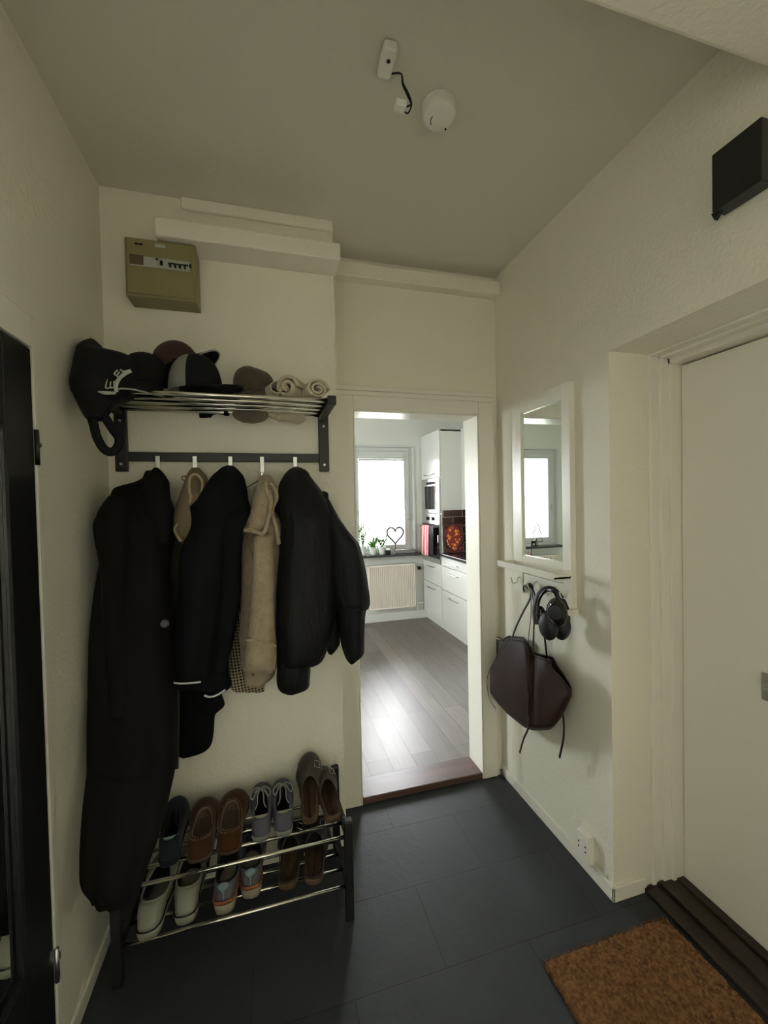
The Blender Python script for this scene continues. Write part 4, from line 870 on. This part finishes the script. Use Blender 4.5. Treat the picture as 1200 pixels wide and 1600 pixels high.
# ---------------------------------------------------------------- black box high on the right wall
a = AT(1112, 243, x=1.15); b_ = AT(1190, 183, x=1.15); lo = AT(1112, 333, x=1.15).z
bb = thing('wall_box', 'black box mounted high on the right wall, cut by the picture edge', 'box', (XR, (a.y+b_.y)/2, lo))
MB().box((1.15, b_.y, lo), (XR-.004, a.y, a.z)).build('box_body', BLKGLOSS, bb, bevel=.002)
MB().box((XR-.0045, b_.y+.004, lo+.004), (XR-.0005, a.y-.004, a.z-.004)).build('back_plate', BLKGLOSS, bb)
q = AT(1121, 338, x=1.165); MB().add([q+V(-.006, .012, .012), q+V(-.006, -.016, .012), q+V(-.006, .004, -.008), q+V(.006, .012, .012), q+V(.006, -.016, .012), q+V(.006, .004, -.008)], [(0, 1, 2), (5, 4, 3), (0, 3, 4, 1), (1, 4, 5, 2), (2, 5, 3, 0)]).build('catch', BLACK, bb)

# ---------------------------------------------------------------- shoe rack
sr = thing('shoe_rack', 'low black shoe rack with two tiers of chrome rails under the coats', 'shoe rack', (-.14, 1.61, 0))
SX0, SX1 = -.512, .257
def tz(y, lo=False): return (.126 if lo else .306)-.23*(y-1.452)
RYS = (1.456, 1.553, 1.650, 1.747)
for x in (SX0, SX1-.030):
    for y0, y1, h_ in ((1.445, 1.475, .363), (1.748, 1.774, .375)):
        MB().box((x, y0, 0), (x+.030, y1, h_)).build('leg', BLKWOOD, sr, bevel=.004)
    for lo in (False, True):
        s = MB(); xa, xb = x+.006, x+.024
        za, zb = tz(1.475, lo), tz(1.748, lo)
        s.add([(X_, y, z) for X_ in (xa, xb) for y, z in ((1.475, za-.018), (1.748, zb-.018), (1.748, zb+.014), (1.475, za+.014))], [(0, 1, 2, 3), (7, 6, 5, 4), (0, 4, 5, 1), (2, 6, 7, 3), (1, 5, 6, 2), (0, 3, 7, 4)])
        s.build('side_rail', BLKWOOD, sr)
for lo in (False, True):
    for y in RYS: MB().cyl((SX0+.02, y, tz(y, lo)), (SX1-.02, y, tz(y, lo)), .0065, 14).build('rail', CHROME, sr, smooth=True)

# ---------------------------------------------------------------- shoes
def place(px, py, y, yaw, pitch, lo=False, lift=0.0, roll=0.0):
    p = AT(px, py, y=y); z = tz(y, lo)+.0068+lift
    return Matrix.Translation(V(p.x, y, z)) @ (Matrix.Rotation(math.radians(yaw), 4, 'Z') @ Matrix.Rotation(math.radians(pitch), 4, 'X') @ Matrix.Rotation(math.radians(roll), 4, 'Y'))
WT_ = [(0, 0), (.012, .4), (.05, .60), (.12, .70), (.3, .68), (.5, .80), (.68, 1.0), (.80, .99), (.90, .82), (.96, .58), (.99, .30), (1, 0)]
def wid(t): return lerpt(WT_, t)[0]
def outline(M, L, W, z, n=48, grow=0, side=0):
    o = []
    for j in range(n):
        f = 2*PI*j/n; t = .5-.5*math.cos(f); s = math.sin(f); sg = 1 if s >= 0 else -1
        w_ = wid(t)*W; x = sg*(w_+grow*(1 if 0 < t < 1 else 0)); cxs = side*.012*math.sin(PI*min(1, t))*t
        o.append((x+cxs, L*t+grow*(-math.cos(f)), z))
    return o
def lower_shoe(name, label, cat, M, L, W, sole_h, sole_m, upper_m, lining_m, insole_m, open_t=(.05, .60), open_w=.62, collar=(.075, .088), side=0, group=None, stripe=None, toe_z=.05, pw=2.2, hp=1.25, insole_z=.03):
    t = thing(name, label, cat, M.translation, group)
    n = 48
    so = MB(); R0 = [[M @ V(*p) for p in outline(M, L, W, z, n, g, side)] for z, g in ((.0, -.004), (.003, 0), (sole_h*.6, .003), (sole_h, .001))]
    so.grid(R0, closeu=True, cap0=True, cap1=True); so_ = so.build('sole', sole_m, t, smooth=True)
    if stripe:
        st = [M @ V(*p) for p in outline(M, L, W, sole_h*.98, n, .0025, side)]; MB().tube(st, .0022, 6, closed=True).build('sole_stripe', stripe, so_, smooth=True)
    t0, t1 = open_t; tc_, tl = (t0+t1)/2, (t1-t0)/2
    def op(j, k=1.0):
        f = 2*PI*j/n; tt = tc_-tl*math.cos(f)*k; q = .5-.5*math.cos(f)
        ww = open_w*W*abs(math.sin(f))**.75*k*(1-.18*q); z = collar[0]+(collar[1]-collar[0])*q-.014*math.sin(f)**2
        return V((1 if math.sin(f) >= 0 else -1)*ww+side*.012*tt*.8, L*tt, z)
    base = [V(*p) for p in outline(M, L, W, sole_h*.9, n, -.001, side)]
    rows = []
    for k in range(11):
        v = k/10; r = []
        for j in range(n):
            f = 2*PI*j/n; toe = (.5-.5*math.cos(f))**3
            P = op(j); b_ = base[j]; hz = v**(hp+.25*toe); zz_ = b_.z+(P.z-b_.z)*(1-(1-v)**(pw+1.0*toe))
            bulge = .006*math.sin(PI*v)*(1 if math.sin(f) > 0 else -1)*abs(math.sin(f))
            r.append(M @ V(b_.x+(P.x-b_.x)*hz+bulge, b_.y+(P.y-b_.y)*hz, zz_))
        rows.append(r)
    up = MB().grid(rows, closeu=True).build('upper', upper_m, t, smooth=True, solid=.002)
    coll = [M @ op(j) for j in range(n)]
    MB().tube(coll, .0042, 8, closed=True).build('collar', lining_m, up, smooth=True)
    rows = [[M @ op(j, q) for j in range(n)] for q in (1,)]
    for q, dz in ((.97, -.02), (.95, -.04)):
        rows.append([M @ (op(j, q)+V(0, 0, dz if op(j, q).z+dz > insole_z else insole_z-op(j, q).z)) for j in range(n)])
    rows.append([M @ V(op(j, .93).x, op(j, .93).y, insole_z) for j in range(n)])
    li = MB().grid(rows, closeu=True).build('lining', insole_m, t, smooth=True)
    MB().grid([[M @ V(op(j, .94).x, op(j, .94).y, insole_z+.001) for j in range(n)], [M @ V(op(j, .5).x, op(j, .5).y, insole_z-.002) for j in range(n)]], closeu=True, cap1=True).build('insole', insole_m, t, smooth=True)
    return t, up, op, n
def laces(M, up_, L, W, m, t0, t1, z0, z1, loops=True, k=5, par=None):
    lb = MB()
    for i in range(k):
        q = i/(k-1); y = L*(t0+(t1-t0)*q); z = z0+(z1-z0)*q; h = .022
        lb.tube(spline([M @ V(-h, y-.004, z-.005), M @ V(0, y, z+.004), M @ V(h, y+.004, z-.005)], 4), .0024, 6)
        if i < k-1:
            y2 = L*(t0+(t1-t0)*(i+1)/(k-1)); z2 = z0+(z1-z0)*(i+1)/(k-1)
            lb.tube([M @ V(-h*.8, y, z), M @ V(h*.8, y2, z2)], .0024, 6); lb.tube([M @ V(h*.8, y, z), M @ V(-h*.8, y2, z2)], .0024, 6)
    if loops:
        y, z = L*t0, z0+.004
        for s in (-1, 1):
            lb.tube(spline([M @ V(0, y, z), M @ V(s*.018, y-.010, z+.012), M @ V(s*.036, y-.024, z+.002), M @ V(s*.030, y-.038, z-.010), M @ V(s*.014, y-.020, z+.004), M @ V(0, y, z)], 5), .0026, 6)
            lb.tube(spline([M @ V(0, y, z), M @ V(s*.010, y-.03, z+.002), M @ V(s*.012, y-.055, z-.018), M @ V(s*.020, y-.07, z-.028)], 5), .0024, 6)
    lb.build('laces', m, par, smooth=True)

DKLIN = mat('dark_shoe_lining', (.006, .006, .006), .9)
SUEDE = mat('brown_suede', (.070, .026, .010), .85, bump=.4, bscale=260, sheen=.2, spec=.15, var=.25, vscale=25)
SLIN = mat('tan_felt_insole', (.105, .075, .045), .95, bump=.5, bscale=250, var=.2, vscale=30)
STI = mat('pale_thread', (.20, .15, .10), .8); RUB = mat('brown_rubber', (.05, .028, .015), .7)
# slippers
def slipper(label, M, side):
    t, up, op, n = lower_shoe('slipper', label, 'slipper', M, .272, .058, .016, RUB, SUEDE, SUEDE, SLIN, (.13, .64), .68, (.060, .068), side, 'brown slippers', pw=1.8, hp=1.0, insole_z=.026)
    s = MB(); k = 44
    for i in range(k):
        j0 = i*n/k
        def f(j):
            a = int(j) % n; b_ = (a+1) % n; q = j-int(j); return op(a).lerp(op(b_), q)
        p = f(j0); q = f(j0+.7); c_ = V(0, .134*1.0, p.z); d = (p-V(p.x*0, op(n//4).y, p.z)).normalized()
        s.tube([M @ (p-d*.006+V(0, 0, .003)), M @ (q+d*.007+V(0, 0, .001))], .0016, 5)
    s.build('whip_stitch', STI, up, smooth=True)
    rim = MB(); rim.tube([M @ (op(j, .93)+V(0, 0, -.004)) for j in range(n)], .003, 6, closed=True); rim.build('rim_piping', mat('pale_thread', (.3,)*3), up, smooth=True)
slipper('brown suede slipper with stitched opening, left one of the pair on the top tier', place(311, 1350, 1.487, 3, 3), 1)
slipper('brown suede slipper with stitched opening, right one of the pair on the top tier', place(357, 1340, 1.492, -2, 5), -1)
# dark blue sneaker
NVY = fabric('dark_blue_mesh', (.016, .020, .030)); TEAL = mat('pale_blue_heel_lining', (.30, .45, .45), .8)
def heelpad(M, L, W, m, par, z0=.05, z1=.082, w_=.5):
    rows = []
    for k in range(6):
        q = k/5; r = []
        for j in range(13):
            s = -1+2*j/12; r.append(M @ V(s*W*w_*(1-.25*q*0), L*(.085+.02*(1-q))+.035*abs(s)**2.2*L/.27*.6-.004*q, z1-(z1-z0)*q-.012*s*s*(1-q)))
        rows.append(r)
    MB().grid(rows).build('heel_lining', m, par, smooth=True, solid=.005)
M = place(263, 1340, 1.505, 4, 2); t, up, op, n = lower_shoe('sneaker', 'dark blue sneaker with pale blue heel lining, half hidden by the long coat', 'shoe', M, .265, .046, .026, NVY, NVY, DKLIN, DKLIN, collar=(.082, .092)); heelpad(M, .265, .046, TEAL, t, .035, .086, .62)
laces(M, up, .265, .046, NVY, .60, .80, .090, .062, par=t)
# lilac-grey laced sneakers
LIL = mat('lilac_grey_mesh', (.10, .095, .12), .8, bump=.5, bscale=420, var=.15, vscale=20); LACE = mat('grey_laces', (.26, .27, .25), .8); CRL = mat('cream_heel_lining', (.36, .34, .25), .85, bump=.2)
for px, s, lab in ((408, 1, 'left'), (444, -1, 'right')):
    M = place(px, 1312, 1.528, 1*s, 1); t, up, op, n = lower_shoe('sneaker', f'lilac-grey sneaker with pale laces and cream heel lining, {lab} one', 'shoe', M, .236, .045, .022, mat('pale_grey_sole', (.2, .2, .18), .7), LIL, LIL, DKLIN, (.05, .62), .66, (.078, .094), s, 'lilac-grey sneakers')
    heelpad(M, .236, .045, CRL, t, .030, .084, .66); laces(M, up, .236, .045, LACE, .60, .80, .098, .066, par=t)
# clogs with strap
def clog(label, M, m_up, m_bed, group, side=0, L=.25, W=.050, buckle=True):
    t = thing('clog', label, 'clog', M.translation, group); n = 48
    MB().grid([[M @ V(*p) for p in outline(M, L, W, z, n, g, side)] for z, g in ((0, -.002), (.004, 0), (.02, .002), (.027, .001))], closeu=True, cap0=True, cap1=True).build('sole', mat('cork_sole', (.12, .07, .035), .9, bump=.5, bscale=300, var=.3, vscale=80), t, smooth=True)
    MB().grid([[M @ V(*p) for p in outline(M, L, W, z, n, g, side)] for z, g in ((.027, .001), (.034, -.001), (.033, -.005), (.027, -.010))], closeu=True, cap1=True).build('footbed', m_bed, t, smooth=True)
    rows = []
    for k in range(15):
        tt = .42+.578*k/14; w_ = wid(tt)*W+.004; hh = .030+.045*math.sin(PI*min(1, (1-tt)/.58*.62+.0)**.8) if tt < 1 else .03; r = []
        for j in range(21):
            a = PI*j/20; x = w_*math.cos(a); z = .022+(hh)*abs(math.sin(a))**.8; y = L*tt-(.045*math.sin(a)**2-.02)*(1-k/14)*(-1)*1
            r.append(M @ V(x+side*.012*tt, min(y, L*1.003), z))
        rows.append(r)
    up = MB().grid(rows).build('upper', m_up, t, smooth=True, solid=.003)
    rows = []
    for kk in (-1, 1):
        r = []
        for j in range(21):
            a = PI*j/20; tt = .66; w_ = wid(tt)*W+.009; r.append(M @ V(w_*math.cos(a)+side*.012*tt, L*tt+kk*.010+.012*math.sin(a), .022+.078*abs(math.sin(a))**.8*1.0-.004))
        rows.append(r)
    stp = MB().grid(rows).build('strap', m_up, t, smooth=True, solid=.003)
    if buckle:
        c_ = M @ V(side*.008+.028, L*.66+.006, .090); u_ = (M.to_3x3() @ V(.85, 0, -.5)).normalized(); v_ = (M.to_3x3() @ V(0, 1, 0)).normalized()
        MB().tube([c_+u_*a+v_*b_ for a, b_ in ((-.011, -.013), (.011, -.013), (.011, .013), (-.011, .013))], .0018, 6, closed=True).build('buckle', CHROME, stp)
    return t
TAUPE = mat('taupe_leather', (.055, .042, .030), .6, bump=.2, bscale=200, var=.2, vscale=20); BED = mat('worn_brown_footbed', (.085, .050, .022), .8, var=.4, vscale=18); BED2 = mat('dark_brown_footbed', (.035, .020, .011), .8, var=.4, vscale=18); CLB = mat('black_brown_leather', (.015, .011, .009), .6)
clog('taupe clog tipped steeply up against the wall at the right end of the top tier', place(485, 1298, 1.56, -2, 27, lift=.008), TAUPE, BED, 'taupe clogs', 1, W=.046)
clog('taupe clog with steel buckle, lying lower beside its tipped twin', place(521, 1300, 1.542, 1, 9, lift=.002), TAUPE, BED, 'taupe clogs', -1, L=.225, W=.043)
clog('black clog with worn brown footbed on the bottom tier, left one of the pair', place(449, 1402, 1.50, -8, 6, True), CLB, BED2, 'black clogs', 1)
clog('black clog with brown footbed on the bottom tier, right one of the pair', place(489, 1402, 1.492, -14, 7, True), CLB, BED2, 'black clogs', -1)
# white sneakers
WL = mat('white_leather', (.27, .265, .21), .55, bump=.2, bscale=260, var=.1, vscale=20); WS = mat('off_white_rubber', (.25, .245, .19), .6)
for px, y, s, lab in ((229, 1.435, 1, 'left one'), (289, 1.462, -1, 'right one')):
    M = place(px, 1465, y, -1, 1, True); t, up, op, n = lower_shoe('sneaker', f'white sneaker with a black line round its sole, {lab}, bottom tier', 'shoe', M, .285, .050, .034, WS, WL, WL, DKLIN, (.16, .66), .86, (.088, .098), s, 'white sneakers', stripe=BLACK)
    laces(M, up, .285, .050, WL, .60, .82, .100, .070, loops=False, par=t)
    for sx in (-1, 1): MB().tube([M @ V(sx*.052, .13, .050), M @ V(sx*.050, .155, .070)], .005, 6, flat=.4).build('side_slot', BLACK, up)
# running shoes
RU = mat('blue_grey_knit', (.085, .105, .125), .8, bump=.5, bscale=420, col2=(.11, .08, .075), vscale=8); RS = mat('cream_foam', (.30, .26, .19), .7, bump=.2, bscale=60); ORG = mat('orange_heel', (.24, .075, .025), .6); LBL = mat('light_blue_overlay', (.17, .24, .27), .6)
for px, y, s, lab in ((350, 1.462, 1, 'left one at the front rail'), (393, 1.505, -1, 'right one further back')):
    M = place(px, 1430, y, -2, 1, True); L = .275; t, up, op, n = lower_shoe('running_shoe', f'running shoe with cream sole and orange heel, {lab}', 'shoe', M, L, .049, .040, RS, RU, DKLIN, DKLIN, (.07, .62), .74, (.098, .094), s, 'running shoes')
    laces(M, up, L, .049, RU, .60, .82, .096, .070, loops=False, par=t)
    bnd = []
    for z, g in ((.040, .0045), (.052, .003)):
        o_ = outline(M, L, .049, z, 48, g, s); bnd.append([M @ V(*o_[j % 48]) for j in range(-11, 12)])
    MB().grid(bnd).build('heel_band', ORG, up, smooth=True, solid=.003)
    yb = MB()
    for seg in (((0, -.001, .055), (0, .003, .078)), ((0, .003, .078), (-.020, .012, .098)), ((0, .003, .078), (.020, .012, .098))):
        yb.tube([M @ V(*q) for q in seg], .0045, 6, flat=.5)
    yb.build('heel_overlay', LBL, up, smooth=True)
    MB().ellip(M @ V(0, .010, .092), (.018, .007, .014)).build('heel_tab', LBL, up, smooth=True)

# ---------------------------------------------------------------- wall mirror with shelf
xm = 1.172
y0, y1 = 1.415, 1.826; z0, z1 = 1.052, 1.978
a, b_ = AT(876, 626, x=xm), AT(813, 646, x=xm); gz0 = AT(812, 866, x=xm).z
gy0, gy1, gz1 = a.y, b_.y, (a.z+b_.z)/2
wm = thing('wall_mirror', 'white framed wall mirror with small shelf and hook rail on the right wall', 'mirror', (XR, 1.62, z0))
f = MB(); f.box((xm, y0, z0), (XR-.001, gy0, z1)); f.box((xm, gy1, z0), (XR-.001, y1, z1)); f.box((xm, gy0, gz1), (XR-.001, gy1, z1)); f.box((xm, gy0, gz0-.075), (XR-.001, gy1, gz0)); f.box((xm+.004, gy0, z0+.03), (XR-.001, gy1, z0+.095)); f.box((XR-.006, gy0, z0+.09), (XR-.001, gy1, z1-.01))
f.build('frame', GLOSSW, wm, bevel=.002)
MB().box((xm+.010, gy0-.003, gz0-.003), (xm+.016, gy1+.003, gz1+.003)).build('mirror_glass', MIRROR, wm)
sz = AT(776, 875, x=1.08).z
sh = MB(); sh.box((1.080, y0, sz-.028), (1.090, y1, sz)); sh.box((1.090, y0, sz-.028), (xm, y1, sz-.018))
sh.box((1.09, y0, sz-.028), (xm, y0+.010, sz-.004)); sh.box((1.09, y1-.01, sz-.028), (xm, y1, sz-.004))
sh.build('shelf', GLOSSW, wm, bevel=.0015)
HK = []
for px in (812, 838, 866, 893):
    p = AT(px, 916, x=xm); y = min(max(p.y, y0+.012), y1-.02); z = z0+.062
    k = MB().tube(spline([(xm+.002, y, z+.012), (xm-.012, y, z+.004), (xm-.016, y, z-.014), (xm-.038, y, z-.016), (xm-.046, y, z+.002), (xm-.047, y, z+.012)], 4), .0042, 8, flat=.8)
    k.build('hook', GLOSSW, wm, smooth=True); HK.append((y, z-.012))
MB().box((xm-.030, y0-.012, z0-.022), (XR-.001, y0+.020, z0+.004)).build('bottom_bracket', GLOSSW, wm, bevel=.002)

# ---------------------------------------------------------------- leather tote
LEA = mat('brown_leather', (.030, .012, .007), .6, spec=.3, bump=.25, bscale=160, var=.25, vscale=14); LEAD = mat('dark_leather_edge', (.020, .010, .007), .5)
tb = thing('tote_bag', 'brown leather tote bag hanging by thin straps from the mirror hook rail', 'bag', (1.12, 1.66, .8))
TC = [(765, 1056, 1080), (772, 1036, 1091), (780, 1018, 1101), (787, 1003, 1109), (794, 998, 1116), (806, 999, 1126), (819, 1001, 1136), (826, 1016, 1139), (832, 1024, 1141), (842, 1026, 1141.5), (851, 1029, 1141), (858, 1037, 1140.5), (866, 1048, 1136), (873, 1055, 1128), (880, 1063, 1116), (887, 1072, 1101), (893, 1079, 1087)]
TB_ = [(765, 1050, 1080), (780, 1004, 1101), (794, 994, 1116), (819, 996, 1136), (832, 1018, 1141), (846, 1023, 1141), (857, 1026, 1140), (864, 1027, 1136), (870, 1040, 1128), (880, 1054, 1116), (887, 1065, 1101), (893, 1076, 1087)]
def toteside(tab, xs, bulge, n=46, k=22):
    rows = []
    for i in range(n+1):
        u = i/n; px = 765+128*u; top, bot = lerpt([(q[0], q[1], q[2]) for q in tab], px); r = []
        e = math.sin(PI*min(1, max(0, u)))**.5
        fold = .5+.5*math.cos((u-.53)*2*PI*1.0); cr_ = math.exp(-((u-.53)/.035)**2)
        for j in range(k+1):
            v = j/k; pb = math.sin(PI*(.12+.83*v))**.7
            x = xs-bulge*e*pb+cr_*.020*(1-.8*v)+.006*math.sin(u*9+v*3)*math.sin(PI*v)+(.03*(v**4))*0
            x = x+(1.168-x)*(0 if v < 1 else 0)
            r.append(AT(px, top+(bot-top)*v, x=x))
        rows.append(r)
    return rows
fr_ = toteside(TC, 1.115, .050); bk_ = toteside(TB_, 1.160, -.022)
for i, (r, q) in enumerate(zip(fr_, bk_)):
    r[-1] = (r[-1]+q[-1])/2; q[-1] = r[-1].copy()
    if i in (0, len(fr_)-1):
        for j in range(len(r)): mdp = (r[j]+q[j])/2; r[j] = mdp; q[j] = mdp.copy()
MB().grid(fr_).build('front_panel', LEA, tb, smooth=True, solid=.002)
MB().grid(bk_).build('rear_panel', LEA, tb, smooth=True, solid=.002)
MB().tube([r[0] for r in fr_], .0028, 6).build('front_edge', LEAD, tb, smooth=True)
MB().tube([q[0] for q in bk_], .0028, 6).build('rear_edge', LEAD, tb, smooth=True)
gus = MB(); gp = [(775, 999), (786, 1001), (788, 1010), (778, 1024), (773, 1030), (773, 1008)]
gus.add([AT(*q, x=1.175) for q in gp]+[AT(*q, x=1.165) for q in gp], [tuple(range(6)), tuple(range(11, 5, -1))]+[(i, (i+1) % 6, (i+1) % 6+6, i+6) for i in range(6)])
gus.build('side_gusset', mat('grey_leather_side', (.085, .07, .06), .5), tb)
hy = HK[1][0]; hz = HK[1][1]; HP = V(xm-.030, hy, hz+.006)
def strap(name, pts, r=.0045, flat=.35, m=LEAD, up=(1, 0, 0)): MB().tube(spline(pts, 6), r, 8, flat=flat, up=up).build(name, m, tb, smooth=True)
strap('handle', [AT(798, 1003, x=1.10), AT(806, 980, x=1.11), AT(818, 955, x=1.12), AT(828, 935, x=1.13), HP], .0062)
strap('handle', [AT(824, 1015, x=1.10), AT(827, 985, x=1.115), AT(830, 955, x=1.13), HP], .003)
strap('handle', [AT(833, 1024, x=1.10), AT(834, 985, x=1.11), AT(835, 950, x=1.12), HP+V(-.005, -.004, 0)], .006)
strap('handle', [AT(855, 1030, x=1.155), AT(852, 1005, x=1.145), AT(848, 975, x=1.14), AT(840, 945, x=1.14), HP+V(.004, -.004, 0)], .0065)
for q in ((797, 1004), (824, 1012), (833, 1030), (858, 1034)):
    p = AT(*q, x=1.112); MB().box((p.x-.004, p.y-.012, p.z-.022), (p.x+.004, p.y+.012, p.z+.010)).build('strap_tab', LEAD, tb, bevel=.002)
kx = MB(); kx.ellip(HP+V(-.002, .012, -.004), (.014, .018, .013)).ellip(HP+V(-.004, -.002, .004), (.010, .014, .010)); kx.tube(spline([HP, HP+V(-.01, .03, -.004), HP+V(-.008, .045, -.02), HP+V(0, .05, -.035)], 4), .004, 6); kx.build('strap_knot', LEAD, tb, smooth=True)
strap('tie', [AT(776, 995, x=1.13), AT(787, 999, x=1.10), AT(794, 1001, x=1.085)], .003)
strap('tie', [AT(791, 1004, x=1.06), AT(775, 1030, x=1.055), AT(763, 1052, x=1.06), AT(761, 1070, x=1.065), AT(765, 1092, x=1.07), AT(775, 1108, x=1.08)], .0026)
strap('tie', [AT(826, 1120, x=1.05), AT(825, 1138, x=1.06), AT(818, 1155, x=1.08), AT(812, 1176, x=1.10)], .0058)
strap('tie', [AT(878, 1105, x=1.13), AT(881, 1130, x=1.13), AT(880, 1155, x=1.135), AT(874, 1184, x=1.14)], .0058)
strap('centre_seam', [AT(830, 1035, x=1.084), AT(827, 1060, x=1.068), AT(825, 1100, x=1.066), AT(823, 1132, x=1.085)], .004)

# ---------------------------------------------------------------- headphones
hp_ = thing('headphones', 'glossy black over-ear headphones hanging from the mirror hook rail over the tote straps', 'headphones', (1.09, 1.52, .98))
GB = mat('gloss_black', (.008, .008, .009), .12); PAD = mat('black_leatherette', (.010, .010, .011), .5, bump=.3, bscale=200); GR = mat('graphite_plastic', (.035, .036, .038), .3)
def arc(pts, r, m, name, flat=1, n=12): return MB().tube(spline([AT(px, py, x=x) for px, py, x in pts], 7), r, n, flat=flat).build(name, m, hp_, smooth=True)
arc([(838, 975, 1.05), (836, 955, 1.05), (839, 936, 1.06), (848, 924, 1.08), (858, 920, 1.10), (868, 924, 1.12), (878, 936, 1.14), (886, 955, 1.15), (887, 972, 1.15)], .016, PAD, 'headband', .55)
arc([(841, 968, 1.045), (841, 945, 1.045), (846, 930, 1.05), (856, 922, 1.06), (866, 925, 1.06), (871, 938, 1.06), (868, 948, 1.055), (858, 947, 1.05)], .0065, GB, 'arch_frame', .7)
MB().ellip(AT(870, 957, x=1.065), (.030, .050, .056), n=28, k=16).build('ear_cup', GB, hp_, smooth=True)
c_ = AT(869, 957, x=1.034)
nrm = (CAM-c_).normalized()*.4+V(-.8, -.1, 0); nrm.normalize()
MB().cyl(c_+nrm*.0, c_+nrm*.008, .026, 32).build('cup_disc', GR, hp_, bevel=.002)
ring = []
t1_ = nrm.cross(V(0, 0, 1)).normalized(); t2_ = nrm.cross(t1_)
MB().tube([c_+nrm*.004+(t1_*math.cos(a)+t2_*math.sin(a))*.030 for a in (2*PI*i/32 for i in range(32))], .003, 8, closed=True).build('disc_ring', GB, hp_, smooth=True)
MB().ellip(AT(857, 977, x=1.07), (.034, .046, .060), n=28, k=14).build('ear_cushion', PAD, hp_, smooth=True)
MB().ellip(AT(878, 980, x=1.13), (.030, .038, .055), Matrix.Rotation(.25, 3, 'X'), n=28, k=14).build('ear_cushion', PAD, hp_, smooth=True)
MB().ellip(AT(845, 962, x=1.06), (.020, .022, .040), n=24, k=14).build('slider', GB, hp_, smooth=True)

# ---------------------------------------------------------------- wall socket with cable
fa, fb_ = AT(900.6, 1296, x=1.168), AT(919, 1307, x=1.168); zt2 = (fa.z+fb_.z)/2
so = thing('wall_socket', 'white surface-mounted wall socket above the baseboard by the recess corner', 'socket', (XR, (fa.y+fb_.y)/2, .057))
MB().box((1.168, fb_.y, .057), (XR-.001, fa.y, zt2)).build('socket_body', PLAST, so, bevel=.004)
ym, zm = (fa.y+fb_.y)/2, (.057+zt2)/2
for dy, dz in ((.018, .012), (.018, -.008), (-.018, .012), (-.018, -.008)): MB().cyl((1.1675, ym+dy, zm+dz), (1.165, ym+dy, zm+dz), .0032, 10).build('socket_hole', BLACK, so)
MB().cyl((1.1682, ym, zm), (1.1665, ym, zm), .028, 28).build('socket_face', PLAST, so)
MB().tube(spline([(1.188, fb_.y+.004, .066), (1.19, fb_.y-.008, .062), (1.193, fb_.y-.03, .062), (1.194, fb_.y-.05, .062), (1.195, fb_.y-.055, .085)], 5), .003, 8).build('cable', PLAST, so, smooth=True)

# ---------------------------------------------------------------- door mat
COIR = mat('brown_coir', (.32, .16, .07), .95, bump=1.0, bscale=230, spec=.1, col2=(.13, .06, .022), vscale=90, bdist=.01)
dm = thing('door_mat', 'brown coir door mat in front of the entrance door', 'door mat', (1.06, .85, 0))
rr = random.Random(2); rows = []; nx, ny = 70, 70; X0, X1, Y0, Y1 = .812, 1.316, .50, 1.134
for i in range(ny+1):
    r = []
    for j in range(nx+1):
        e = min(i, ny-i, j, nx-j); r.append(V(X0+(X1-X0)*j/nx+rr.uniform(-.003, .003), Y0+(Y1-Y0)*i/ny+rr.uniform(-.003, .003), (.016 if e > 0 else .004)+rr.uniform(-.002, .003)*(1 if e > 0 else .3)))
    rows.append(r)
MB().grid(rows).build('pile', COIR, dm, smooth=False)
fb2 = MB()
for i in range(1500):
    s = rr.random(); 
    if i % 3 == 0: p = V(X0, Y0+(Y1-Y0)*s, .008); d = V(-1, rr.uniform(-1, 1), rr.uniform(-.2, .8))
    elif i % 3 == 1: p = V(X0+(X1-X0)*s, Y1, .008); d = V(rr.uniform(-1, 1), 1, rr.uniform(-.2, .8))
    else: p = V(X0+(X1-X0)*s, Y0+(Y1-Y0)*rr.random(), .015); d = V(rr.uniform(-1, 1), rr.uniform(-1, 1), 1.0)
    d.normalize(); L = rr.uniform(.004, .012); sd_ = d.cross(V(.3, .2, 1)).normalized()*.0007
    q = p+d*L; q.z = max(q.z, .001); fb2.add([p-sd_, p+sd_, q], [(0, 1, 2)])
fb2.build('fibres', COIR, dm)['kind'] = 'stuff'
MB().box((X0+.002, Y0+.002, .0005), (X1-.002, Y1-.002, .006)).build('backing', mat('brown_coir_backing', (.05, .025, .012), .9), dm)
